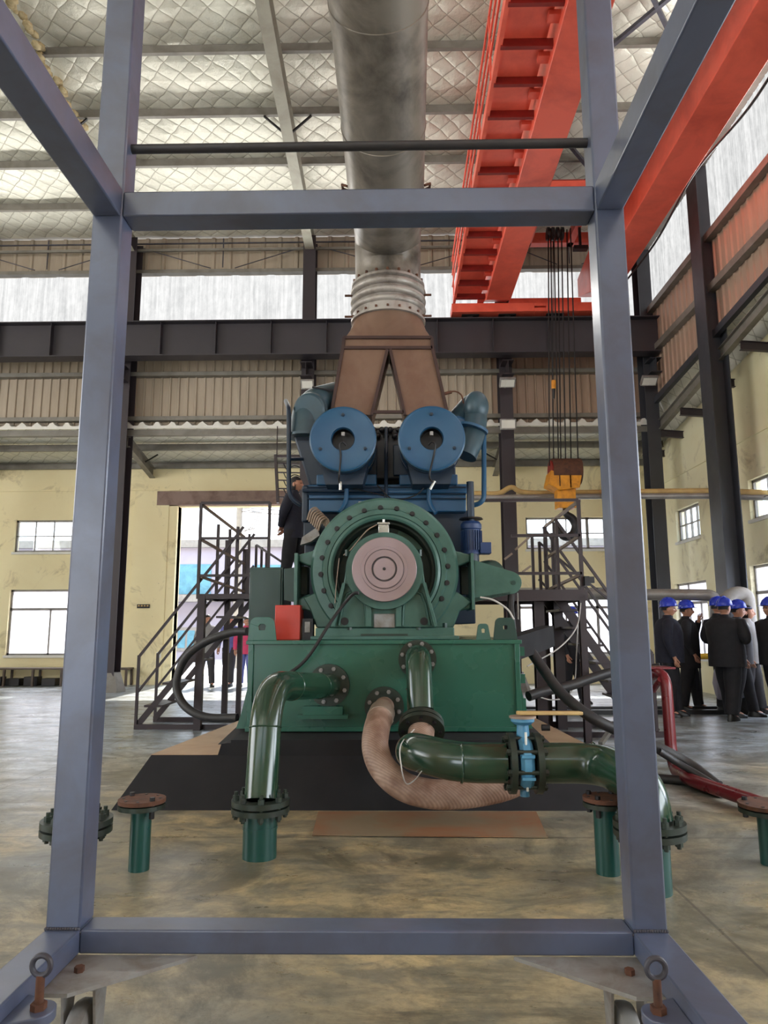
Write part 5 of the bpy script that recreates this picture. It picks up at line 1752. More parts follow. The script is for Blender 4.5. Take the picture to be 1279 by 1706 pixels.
for yy in (FYF, FYB):
    MB().box((lx1, yy, zbb), (rx0, yy + FW, zbt)).build('cross_rail', 'frame', gf, bevel=0.006)
    MB().box((lx1, yy, ztb), (rx0, yy + FW, ztt)).build('cross_rail', 'frame', gf, bevel=0.006)
    MB().box((lx1, yy, 4.42), (rx0, yy + FW, 4.5)).build('cross_rail', 'frame', gf, bevel=0.006)
    za_, zb_ = at(600, 227, yy if yy > 0 else FYF).z, 0
    MB().cyl((lx1, yy + .06, za_), (rx0, yy + .06, za_), 0.019, seg=16).build('tie_rod', 'rod', gf)
# weld beads where the posts stand on the rails
wb_ = MB()
for (x0, x1) in ((lx0, lx1), (rx0, rx1)):
    wb_ = MB()
    for k in range(14):
        wb_.ball((x0 + (x1 - x0) * (k + .5) / 14, FYF - .002, zbt + .003), .006, 7, 5)
    for k in range(12):
        wb_.ball((x1 if x0 < 0 else x0, FYF + .004 + k * .009, zbt - .01 - (k % 3) * .004), .006, 7, 5)
    wb_.build('weld_bead', 'frame_dark', gf)

# gusset plates, casters, jack screws at each corner
for cx_, s in ((lx1, 1), (rx0, -1)):
    for yy, f_ in ((FYF, -1), (FYB + FW, 1)):
        pzt = zbb - .001
        MB().prism([(cx_ - s * .10, yy, pzt - .012), (cx_ + s * .40, yy, pzt - .012), (cx_ + s * .08, yy + f_ * .26, pzt - .012), (cx_ - s * .10, yy + f_ * .26, pzt - .012)], (0, 0, .012)).build('gusset_plate', 'zinc', gf)
        wx, wy = cx_ + s * .075, yy + f_ * .12
        ce = MB()
        ce.box((wx - .055, wy - .06, pzt - .03), (wx + .055, wy + .06, pzt - .014))
        for e_ in (-1, 1):
            ce.hexa([(wx + e_ * .05 - .004, wy - .02, .10), (wx + e_ * .05 + .004, wy - .02, .10), (wx + e_ * .05 + .004, wy + .02, .10), (wx + e_ * .05 - .004, wy + .02, .10), (wx + e_ * .05 - .004, wy - .05, pzt - .03), (wx + e_ * .05 + .004, wy - .05, pzt - .03), (wx + e_ * .05 + .004, wy + .05, pzt - .03), (wx + e_ * .05 - .004, wy + .05, pzt - .03)])
        ce.cyl((wx - .06, wy, .115), (wx + .06, wy, .115), .012)
        fk = ce.build('caster_fork', 'zinc', gf)
        MB().lathe((wx, wy, .118), (1, 0, 0), [(.02, -.03), (.09, -.03), (.112, -.025), (.118, -.012), (.118, .012), (.112, .025), (.09, .03), (.02, .03)], 36).build('caster_wheel', 'zinc', gf)
        MB().cyl((wx - s * .02, wy, pzt - .0), (wx - s * .02, wy, pzt + .016), .016, seg=6).build('plate_bolt', 'rust', gf)
        # jack screw lug
        jy = yy + f_ * .42
        jx = cx_ + s * .07
        lug_ = MB()
        pl = []
        for a_ in range(-90, 91, 18):
            pl.append((jx + s * .045 * math.cos(math.radians(a_)), jy + .055 * math.sin(math.radians(a_)), zbb + .005))
        lug_.prism([(cx_, jy - .085, zbb + .005)] + pl + [(cx_, jy + .085, zbb + .005)], (0, 0, .028))
        lug_.build('jack_lug', 'frame', gf, bevel=0.003)
        js = MB()
        js.cyl((jx, jy, 0.0), (jx, jy, zbb + .12), .012, seg=12).cyl((jx, jy, 0), (jx, jy, .012), .035, seg=16)
        js.cyl((jx, jy, zbb + .033), (jx, jy, zbb + .05), .022, seg=6)
        j_o = js.build('jack_screw', 'rust', gf)
        ring = MB()
        rc = V((jx, jy, zbb + .145))
        ring.tube([rc + V((math.cos(a_ * PI / 12) * .026, 0, math.sin(a_ * PI / 12) * .026)) for a_ in range(24)], .008, 10, closed=True)
        ring.build('eye_ring', 'frame_dark', gf)

# ================================================================== RED PIPE AND BLACK HOSES, RIGHT
rp_ = empty('red_pipe', onz(1122, 1288), 'dark red bent pipe rising from the floor right of the frame post', 'pipe')
YR = onz(1122, 1290).y
p0 = at(1085, 1122, YR + .4)
pth = bendpath([at(1075, 1128, YR + .5), at(1108, 1118, YR + .1), at(1120, 1282, YR), onz(1150, 1300, .08), onz(1300, 1350, .08)], [.2, .25, .15], 8)
MB().tube(pth, .055, 16).build('pipe_run', 'redpipe', rp_, sharp=60)
q = at(1092, 1112, YR + .4)
MB().cbox(q, (.3, .3, .02)).build('flange_plate', 'redpipe', rp_, bevel=.003)
MB().tube([at(1088, 1150, YR + .3), at(1100, 1132, YR + .1)], .03, 10).build('strut', 'redpipe', rp_)

def hose(pts, r, label, mat='rubber', name='rubber_hose', cat='hose'):
    return MB().tube(catmull(pts, 10), r, 14).build(name, mat, label=label, cat=cat, sharp=70)
hose([at(884, 1085, 7.4), at(905, 1115, 7.3), at(935, 1155, 7.1), at(985, 1195, 6.9), at(1040, 1222, 6.9), at(1100, 1248, 6.85), at(1150, 1275, 6.8), onz(1196, 1310, .05)], .052, 'thick black rubber hose slanting down from the tank to the floor, right')
hose([at(1098, 1252, 6.7), onz(1130, 1272, .20), onz(1165, 1292, .12), onz(1202, 1316, .05)], .03, 'thinner black hose lying along the thick one near the red pipe')
hose([onz(1085, 1296, .04), onz(1120, 1299, .04), onz(1160, 1304, .04), onz(1203, 1322, .04)], .04, 'short black hose end flat on the floor by the frame post')
hose([at(880, 1160, 8.2), at(905, 1152, 8.3), at(950, 1142, 8.4), at(985, 1130, 8.5), at(1020, 1120, 8.6), at(1060, 1118, 8.7), at(1100, 1112, 8.6)], .055, 'black hose stretched sideways beneath the right stair')
# curved hose at the left stair
hose([at(412, 1052, 9.6), at(385, 1054, 9.7), at(345, 1068, 9.8), at(312, 1092, 9.9), at(296, 1125, 9.9), at(296, 1155, 9.8), at(312, 1180, 9.7), at(345, 1195, 9.6), at(395, 1196, 9.5)], .055, 'black hose bowed in a wide loop before the left stair')
hose([at(878, 1110, 8.4), at(930, 1080, 8.6), at(960, 1045, 8.8), at(968, 1000, 9.2)], .008, 'thin white cable strung from the tank up to the right platform', 'cablewhite', 'white_cable', 'cable')
hose([at(966, 1010, 9.4), at(962, 1050, 9.4), at(960, 1090, 9.3), at(957, 1135, 9.2), at(945, 1160, 9.2), at(920, 1166, 9.0), at(900, 1162, 8.8)], .008, 'thin white cable hanging in a loop under the right platform', 'cablewhite', 'white_cable', 'cable')

# ================================================================== STAIRS AND PLATFORMS
def bar(mb, a, b, w=0.05, h=None):
    return mb.beam(a, b, w, h or w)
def tr4(mirror):
    """left stair described by pixels at depth Ya (near side) and Yb (far side)"""
Ya, Yb = 10.3, 11.3
ls = empty('stair_platform', onz(330, 1205), 'dark maroon steel stair with railed platform in front of the open doorway', 'stairs')
def L(px, py, Y=Ya): return at(px, py, Y)
def rect_post(parent, name, px, y0, y1, Y, w, mat='stair'):
    a_, b_ = at(px, y0, Y), at(px, y1, Y)
    return MB().box((a_.x - w / 2, Y - w / 2, b_.z), (a_.x + w / 2, Y + w / 2, a_.z)).build(name, mat, parent)
def zfloor(px, Y): return V((at(px, 1100, Y).x, Y, 0.0))
# legs
for px, Y, w in ((333, Ya, .10), (330, Yb, .07), (376, Yb + .0, .08), (399, Yb, .07), (450, Ya, .08)):
    x_ = at(px, 1100, Y).x
    zt = at(px, 992, Y).z
    MB().box((x_ - w / 2, Y - w / 2, 0), (x_ + w / 2, Y + w / 2, zt)).build('leg', 'stair', ls)
zpl = L(333, 992).z
xa_, xb2 = L(328, 992).x, L(470, 992).x
MB().box((xa_, Ya - .04, zpl - .05), (xb2, Ya + .03, zpl + .02)).box((xa_, Yb - .03, zpl - .05), (xb2, Yb + .04, zpl + .02)).box((xa_, Ya, zpl - .05), (xa_ + .06, Yb, zpl + .02)).build('platform_edge', 'stair', ls)
MB().box((xa_ + .02, Ya, zpl - .01), (xb2, Yb, zpl + .015)).build('platform_deck', 'stair', ls)
# guard rail posts and rails
zt_g = L(333, 838).z
gr_ = MB()
xs2 = [L(333, 900).x, L(448, 900).x]
for x_ in xs2:
    gr_.box((x_ - .02, Ya - .02, zpl), (x_ + .02, Ya + .02, zt_g))
for yy in (838, 897, 959):
    z_ = L(333, yy).z
    gr_.box((xs2[0], Ya - .018, z_ - .018), (xs2[1], Ya + .018, z_ + .018))
gr_.build('front_guard_rail', 'stair', ls)
gr_ = MB()
xl_ = xs2[0]
for y_ in (Ya + .45, Yb):
    gr_.box((xl_ - .02 + (.15 if y_ < Yb else .2), y_ - .02, zpl), (xl_ + .02 + (.15 if y_ < Yb else .2), y_ + .02, zt_g - .25))
each(gr_, 'guard_post', 'stair', ls)
gr_ = MB()
for yy, y2 in ((840, 895), (899, 940), (961, 986)):
    gr_.beam(L(335, yy), at(407, y2, Yb), .035)
each(gr_, 'side_guard_rail', 'stairtan', ls)
for px in (378, 395, 407, 412):
    a_, b_ = at(px, 900 if px < 400 else 915, Yb), at(px, 988, Yb)
    MB().box((a_.x - .02, Yb - .02, zpl), (a_.x + .02, Yb + .02, a_.z)).build('guard_post', 'stair', ls)
for px, y0 in ((427, 908), (436, 912), (444, 918)):
    a_ = at(px, y0, Yb + .5)
    MB().box((a_.x - .018, Yb + .48, zpl), (a_.x + .018, Yb + .52, a_.z)).build('guard_post', 'stair', ls)
MB().beam(at(427, 908, Yb + .5), at(478, 942, Yb + .2), .03).build('side_guard_rail', 'stair', ls)
# stringers and treads: foot at (247,1200) to platform (405,1000)
f0, f1 = L(247, 1196), at(398, 1005, Ya + .15)
f0 = V((onz(247, 1206).x, Ya + .0, 0.04))
top_n = V((L(400, 1010).x, Ya + 0.05, zpl - .05))
st_y0, st_y1 = Ya + .12, Yb - .12
dxs = top_n.x - f0.x
for y_ in (st_y0, st_y1):
    MB().beam((f0.x + .03, y_, 0.05), (top_n.x, y_, zpl - .04), .03, .08).build('stringer', 'stair', ls)
nst = 6
for k in range(1, nst):
    t_ = k / nst
    x_ = f0.x + dxs * t_
    MB().box((x_ - .12, st_y0 - .03, (zpl) * t_ - .01), (x_ + .14, st_y1 + .03, (zpl) * t_ + .02)).build('tread', 'stair', ls)
MB().box((f0.x, st_y0 - .05, 0), (top_n.x + .5, st_y0 + .01, .07)).build('floor_rail', 'stair', ls)
MB().box((f0.x, st_y1, 0), (top_n.x + .5, st_y1 + .06, .07)).build('floor_rail', 'stair', ls)
for y_ in (st_y0 - .03, st_y1 + .03):
    hr = MB()
    hr.box((f0.x + .0, y_ - .018, 0), (f0.x + .036, y_ + .018, 1.02))
    hr.beam((f0.x + .018, y_, 1.0), (top_n.x - .0, y_, zpl + 1.0), .034)
    hr.beam((f0.x + .018, y_, .5), (top_n.x - .0, y_, zpl + .5), .03)
    hr.box((top_n.x - .1, y_ - .018, zpl), (top_n.x - .064, y_ + .018, zpl + 1.0))
    hr.build('hand_rail', 'stair', ls)

# right stair with platform
rs = empty('stair_platform', onz(990, 1215), 'dark maroon steel stair with railed platform behind the hook, right of the engine', 'stairs')
RYa, RYb = 9.2, 10.6
zpr = at(960, 985, RYa).z
X0_, X1_ = at(800, 990, RYa).x, at(972, 990, RYa).x
for px, Y, w, yb in ((974, RYa, .10, 0), (900, RYa + .3, .16, 0), (932, RYb - .2, .16, 0), (913, RYb, .08, 0), (858, RYb, .08, 0)):
    x_ = at(px, 1120, Y).x
    MB().ibeam((x_, Y, 0), (x_, Y, zpr - .05), w, w * .8, .012, .01, (0, 1, 0)).build('leg', 'stair', rs)
MB().box((X0_, RYa - .05, zpr - .12), (X1_ + .04, RYa + .03, zpr + .02)).box((X1_ - .03, RYa, zpr - .12), (X1_ + .04, RYb, zpr + .02)).box((X0_, RYb, zpr - .12), (X1_ + .04, RYb + .05, zpr + .02)).build('platform_edge', 'stair', rs)
MB().box((X0_, RYa, zpr - .03), (X1_, RYb, zpr + .01)).build('platform_deck', 'stair', rs)
gr_ = MB()
xk = at(966, 900, RYa).x
zt_g = at(966, 833, RYa).z
gr_.box((xk - .022, RYa - .02, zpr), (xk + .022, RYa + .02, zt_g))
x2_ = at(853, 950, RYa).x
for yy in (892, 955):
    z_ = at(960, yy, RYa).z
    gr_.box((x2_, RYa - .02, z_ - .018), (xk, RYa + .02, z_ + .018))
gr_.box((at(800, 833, RYa).x, RYa - .018, zt_g - .018), (xk, RYa + .018, zt_g + .018))
gr_.build('front_guard_rail', 'stair', rs)
gr_ = MB()
for (a_, b_) in (((965, 834), (908, 877)), ((965, 893), (911, 929)), ((968, 957), (912, 983))):
    gr_.beam(at(*a_, RYa), at(*b_, RYb), .035)
each(gr_, 'side_guard_rail', 'stairtan', rs)
for px, y0, Y in ((908, 877, RYb), (922, 870, RYb - .3), (886, 895, RYb), (898, 903, RYb), (919, 888, RYb)):
    a_ = at(px, y0, Y)
    MB().box((a_.x - .02, Y - .02, zpr), (a_.x + .02, Y + .02, a_.z)).build('guard_post', 'stair', rs)
for a_, b_ in (((884, 893), (858, 916)), ((884, 943), (870, 953)), ((853, 922), (840, 932))):
    MB().beam(at(*a_, RYb), at(*b_, RYb), .03).build('side_guard_rail', 'stairtan', rs)
MB().beam(at(897, 903, RYb), at(1015, 1000, RYb), .03).beam(at(897, 965, RYb), at(910, 978, RYb), .03).build('side_guard_rail', 'stair', rs)
# stair flight going down to the right
zt0 = zpr
fx0, fx1 = at(915, 990, RYb - .4).x, at(1070, 1200, RYb - .4).x
for y_ in (RYb - .9, RYb - .1):
    MB().beam((fx0, y_, zt0 - .05), (fx1, y_, .05), .03, .12).build('stringer', 'stair', rs)
    hr = MB()
    hr.beam((fx0, y_ - .03, zt0 + 1.0), (fx1, y_ - .03, 1.05), .034).beam((fx0, y_ - .03, zt0 + .5), (fx1, y_ - .03, .55), .03)
    hr.box((fx1 - .02, y_ - .05, 0), (fx1 + .02, y_ - .01, 1.05)).box((fx0, y_ - .05, zt0), (fx0 + .036, y_ - .01, zt0 + 1.0))
    hr.build('hand_rail', 'stair', rs)
for k in range(1, 8):
    t_ = k / 8
    x_ = fx0 + (fx1 - fx0) * t_
    MB().box((x_ - .14, RYb - .93, zt0 * (1 - t_) - .01), (x_ + .12, RYb - .07, zt0 * (1 - t_) + .02)).build('tread', 'stair', rs)
MB().box((at(868, 1190, RYb).x, RYb - .05, 0), (fx1 + .1, RYb + .0, .08)).build('floor_rail', 'stair', rs)
MB().box((at(868, 1190, RYb).x, RYb - 1.0, 0), (fx1 + .1, RYb - .93, .07)).build('floor_rail', 'stair', rs)
MB().cbox(at(977, 968, RYa - .05), (.06, .06, .12)).cbox(at(985, 966, RYa - .05), (.06, .06, .08)).build('socket', 'black', rs)
MB().beam(at(1018, 1215, 9.5), at(1000, 1240, 9.0), .05).build('floor_strut', 'purlin', rs)

# low floor channel rail behind the people
ch = MB()
z1c = .08
for py in (1184, 1190):
    y_ = onz(900, py).y
    ch.box((1.6, y_ - .06, 0), (XR - .1, y_ + .06, .07))
ch.build('floor_channel', 'black', label='low black steel channel lying along the floor behind the men', cat='floor rail')

# dark conduit rack / cable ladder left of the engine
lad = empty('cable_ladder', at(462, 830, 16.5), 'dark cable ladder hanging at the upper left of the doorway opening', 'cable ladder')
a_, b_ = at(459, 758, 16.5), at(463, 838, 16.5)
MB().beam(a_, b_, .06, .12).build('side_rail', 'stair', lad)
MB().beam(at(506, 756, 16.5), at(506, 838, 16.5), .06, .12).build('side_rail', 'stair', lad)
MB().beam(at(459, 760, 16.5), at(506, 760, 16.5), .06).build('top_bar', 'stair', lad)
for k, yy in enumerate((772, 787, 800, 814, 828)):
    MB().beam(at(461, yy, 16.5), at(506, yy + 1, 16.5), .03).build('rung', 'stair', lad)
    MB().tube(catmull([at(472, yy, 16.5), at(478, yy + 10, 16.4), at(490, yy + 4, 16.4), at(502, yy + 8, 16.5)], 5), .012, 6).build('cable', 'black', lad)

for px in (461, 504):
    q = at(px, 758, 16.5)
    MB().tube([q, V((q.x, q.y, zl0 + .1))], .012, 6).build('hanger', 'stair', lad)

# long tan pipes crossing on the right
p_ = MB().tube(catmull([at(790, 822, 15.0), at(830, 822, 15.0), at(852, 812, 15.0), at(880, 821, 15.0), at(1000, 820, 15.0), at(1180, 818, 13.5), at(1290, 822, 13.0)], 6), .055, 12)
p_.build('lagged_pipe', 'beigepipe', label='tan lagged pipe with a kink running across right above the other pipe', cat='pipe')
p_ = MB().tube([at(785, 829, 15.0), at(1000, 827, 15.0), at(1180, 826, 13.5), at(1290, 829, 13.0)], .06, 12)
p_.build('service_pipe', 'greypipe', label='grey brown service pipe running just below the tan lagged pipe', cat='pipe')
p_ = empty('duct_pipe', at(1000, 1000, 13.2), 'fat silver grey duct pipe running at head height behind the men', 'pipe')
MB().tube(bendpath([at(968, 990, 13.4), at(1160, 991, 12.6), at(1192, 992, 12.5), V((at(1192, 992, 12.5).x, 12.62, 1.2))], .2), .10, 20).build('pipe_run', 'greypipe', p_, sharp=60)
MB().tube(bendpath([at(1206, 1002, 12.5), at(1222, 988, 12.5), at(1244, 990, 12.5), V((at(1244, 990, 12.5).x, 12.5, 0))], .3), .12, 20).build('elbow', 'cement', p_, sharp=60)

# yellow gas pipe and round tank end at the right wall
yg = empty('gas_pipe', onz(1165, 1150), 'yellow gas pipe with flange low behind the men in helmets', 'pipe')
ya, yb_ = at(1155, 1094, 13.7), at(1192, 1093, 13.7)
MB().cyl(ya, yb_, .055, seg=20).build('pipe_run', 'yellowpipe', yg)
MB().cyl(ya - V((.02, 0, 0)), ya + V((.03, 0, 0)), .09, seg=20).build('flange', 'yellowpipe', yg)
MB().cyl(ya + V((0.1, 0, -.1)), V((ya.x + .1, ya.y, 0)), .02).cyl(yb_ , V((yb_.x, yb_.y, 0)), .03).build('support', 'black', yg)
te = at(1193, 1138, 12.3)
tk = empty('round_vessel', (te.x, te.y, 0), 'pale green round vessel end standing low behind the big man', 'tank')
MB().lathe(te, (1, -.4, 0), [(.001, -.06), (.18, -.03), (.26, .0), (.27, .03), (.27, .5), (.1, .55)], 36).build('shell', 'housewall', tk)
MB().cyl((te.x + .1, te.y, te.z - .2), (te.x + .1, te.y, 0), .03).build('stand', 'black', tk)
MB().cyl((te.x + .4, te.y - .15, te.z - .2), (te.x + .4, te.y - .15, 0), .03).build('stand', 'black', tk)

# benches along the far wall
for px0_, px1_, lb in ((-40, 108, 'long dark work bench against the far wall under the left window'), (184, 215, 'short dark bench between the left column and the pilaster')):
    a_, b_ = at(px0_, 1113, YW - .45), at(px1_, 1113, YW - .45)
    bn = empty('work_bench', ((a_.x + b_.x) / 2, YW - .3, 0), lb, 'bench')
    MB().box((a_.x, YW - .55, a_.z - .04), (b_.x, YW - .12, a_.z)).build('bench_top', 'bench', bn)
    n__ = max(2, int((b_.x - a_.x) / .7) + 1)
    for k in range(n__):
        x_ = a_.x + .04 + (b_.x - a_.x - .08) * k / (n__ - 1)
        for y_ in (YW - .52, YW - .15):
            MB().box((x_ - .025, y_ - .025, 0), (x_ + .025, y_ + .025, a_.z - .04)).build('leg', 'bench', bn)
    if px0_ < 0:
        for k in range(5):
            x_ = b_.x - .4 - k * .45
            tag(MB().cbox((x_, YW - .3, .09 + .02 * (k % 2)), (.34, .26, .18 + .04 * (k % 2))).build('crate', 'black', bevel=.01), 'black crate in the dark row stored under the long work bench', 'crate', 'crates under the long bench')
# small wall plate, socket, floodlights, pendant bracket
a_ = at(239, 1010, YW - .12)
MB().box((a_.x - .16, YW - .145, a_.z - .05), (a_.x + .16, YW - .12, a_.z + .05)).build('wall_plate', 'black', label='small dark name plate on the yellow pilaster left of the doorway', cat='sign')
nb_ = bpy.data.objects['wall_plate']
k_ = MB()
for j in range(4):
    k_.cbox((a_.x - .11 + j * .075, YW - .149, a_.z + .012), (.045, .006, .035))
k_.build('pale_marks', 'beigepipe', nb_)
a_ = at(265, 1091, YW - .12)
MB().cbox((a_.x, YW - .14, a_.z), (.1, .04, .14)).build('socket_box', 'white', label='small pale socket box on the wall left of the doorway', cat='socket')
def flood(px, py, Y, label, tilt=0.5, sz=(.36, .08, .24)):
    c = at(px, py, Y)
    e = empty('floodlight', c, label, 'floodlight')
    R_ = Matrix.Rotation(tilt, 3, 'X')
    MB().cbox(c, sz, R_).build('housing', 'zinc', e, bevel=.01)
    MB().cbox(c + R_ @ V((0, -sz[1] / 2 - .003, 0)), (sz[0] - .06, .01, sz[2] - .06), R_).build('lens', 'white', e)
    MB().beam(c + V((0, .02, 0)), c + V((0, 16.14 - Y, .02)) if Y > 15 else c + V((0, .3, 0)), .04).build('arm', 'zinc', e)
    return e
flood(845, 637, 15.75, 'floodlight high on the brown column right of the duct', .9)
flood(846, 707, 15.75, 'floodlight on the brown column just below the roof flashing', .15)
flood(1081, 634, 15.75, 'floodlight on the corner column behind the right frame post', .9)
flood(512, 640, 15.75, 'white floodlight on the column above the left turbo elbow', .5, (.3, .1, .22))

# ================================================================== OUTSIDE THE DOORWAY
OY = 34.0
bl = empty('warehouse', (at(380, 900, OY).x, OY, 0), 'pale rendered warehouse across the yard seen through the doorway', 'building')
zr1 = at(380, 902, OY).z
MB().box((-40, OY, -.02), (30, OY + 8, zr1)).build('wall', 'housewall', bl)
MB().box((-40, OY - .25, zr1 - .3), (30, OY + 8.2, zr1 + .05)).build('roof_edge', 'cement', bl)
a_, b_ = at(287, 990, OY - .05), at(352, 940, OY - .05)
MB().box((a_.x, OY - .06, a_.z), (b_.x, OY, b_.z)).build('blue_shutter', 'houseblue', bl)
a_, b_ = at(420, 990, OY - .05), at(480, 941, OY - .05)
MB().box((a_.x, OY - .06, a_.z), (b_.x, OY, b_.z)).build('blue_shutter', 'houseblue', bl)
MB().box((-40, OY - .9, at(300, 1000, OY).z - .1), (30, OY, at(300, 992, OY).z)).build('canopy', 'winframe', bl)
a_, b_ = at(290, 1085, OY - .05), at(330, 1045, OY - .05)
w_ = MB()
w_.box((a_.x, OY - .05, a_.z), (b_.x, OY, b_.z))
wo2 = w_.build('window', 'winframe', bl)
MB().box((a_.x + .15, OY - .07, a_.z + .15), ((a_.x + b_.x) / 2 - .05, OY - .05, b_.z - .15)).box(((a_.x + b_.x) / 2 + .05, OY - .07, a_.z + .15), (b_.x - .15, OY - .05, b_.z - .15)).build('pane', 'houseblue', wo2)
pz = at(399, 850, 26.0)
po = empty('utility_pole', (pz.x, 26, 0), 'grey utility pole with loose wires outside the doorway', 'pole')
MB().cyl((pz.x, 26, 0), (pz.x, 26, 9.5), .14, .1, seg=12).build('pole_shaft', 'cement', po)
w_ = MB()
for k in range(5):
    w_.tube(catmull([at(399 + k * 4, 890 - k * 3, 25.8), at(412 + k * 4, 880, 25.7), at(424 + k * 3, 855, 25.8), at(400 + k * 5, 848 + k, 25.9)], 6), .015, 5)
w_.tube([at(400, 846, 26), at(640, 862, 22)], .02, 5).tube([at(400, 852, 26), at(640, 870, 22)], .02, 5)
w_.build('wires', 'zinc', po)

# ================================================================== PEOPLE
def skin_mesh(verts, edges, radii, sub=2):
    me = bpy.data.meshes.new('tmp')
    me.from_pydata(verts, edges, [])
    o = bpy.data.objects.new('tmp', me)
    COL.objects.link(o)
    sk = o.modifiers.new('s', 'SKIN')
    for i, r in enumerate(radii):
        me.skin_vertices[0].data[i].radius = r if isinstance(r, tuple) else (r, r)
    me.skin_vertices[0].data[0].use_root = True
    sk.use_smooth_shade = True
    ss = o.modifiers.new('u', 'SUBSURF')
    ss.levels = sub
    dg = bpy.context.evaluated_depsgraph_get()
    m2 = bpy.data.meshes.new_from_object(o.evaluated_get(dg))
    vs = [v.co.copy() for v in m2.vertices]
    fs = [tuple(p.vertices) for p in m2.polygons]
    bpy.data.objects.remove(o)
    bpy.data.meshes.remove(me)
    bpy.data.meshes.remove(m2)
    return vs, fs

HEAD = None
def head_mesh():
    """head centred on its middle, facing -Y, 0.235 tall"""
    mb = MB()
    seg, rings = 32, 24
    mb.ball((0, 0, 0), 1, seg, rings)
    out = []
    for p in mb.v:
        x, y, z = p
        # skull
        rx, ry, rz = .076, .098, .118
        q = V((x * rx, y * ry, z * rz))
        if z < 0:
            k = -z
            q.x *= 1 - .30 * k
            if y > 0: q.y *= 1 - .45 * k
            else: q.y *= 1 - .04 * k
        front = max(0, -y)
        if front > .5:
            if abs(x) < .22 and -.45 < z < .12:                      # nose
                q.y -= .030 * (1 - abs(x) / .22) * (1 - abs(z + .22) / .34 if abs(z + .22) < .34 else 0)
            if .10 < abs(x) < .62 and -.02 < z < .26: q.y += .010     # eye sockets
            if abs(x) < .5 and .24 < z < .42: q.y -= .004             # brow
            if abs(x) < .4 and -.62 < z < -.50: q.y -= .006           # lips
            if abs(x) < .35 and z < -.8: q.y -= .008                  # chin
        out.append(q)
    mb.v = out
    for s in (-1, 1):
        mb.ball((s * .077, .012, -.012), .026, 10, 8, (.35, .8, 1.25))
    return mb.v, mb.f

def hand_chain(verts, edges, radii, wrist_i, d, side, palmn):
    """five fingers rooted on a palm; d = hand direction, side = towards thumb"""
    w_ = V(verts[wrist_i])
    d, side = V(d).normalized(), V(side).normalized()
    n_ = V(palmn).normalized()
    def add(p, r, par):
        verts.append(tuple(p)); radii.append(r); edges.append((par, len(verts) - 1)); return len(verts) - 1
    palm = add(w_ + d * .05, (.030, .016), wrist_i)
    for k, (off, ln) in enumerate(((.028, .068), (.010, .078), (-.009, .072), (-.027, .056))):
        a = add(w_ + d * .085 + side * off, .0095, palm)
        b = add(w_ + d * (.085 + ln * .5) + side * off * 1.1 + n_ * .012, .0085, a)
        add(w_ + d * (.085 + ln * .85) + side * off * 1.1 + n_ * .034, .0075, b)
    a = add(w_ + d * .035 + side * .036 + n_ * .008, .011, wrist_i)
    b = add(w_ + d * .065 + side * .05 + n_ * .02, .0095, a)
    add(w_ + d * .088 + side * .048 + n_ * .034, .008, b)

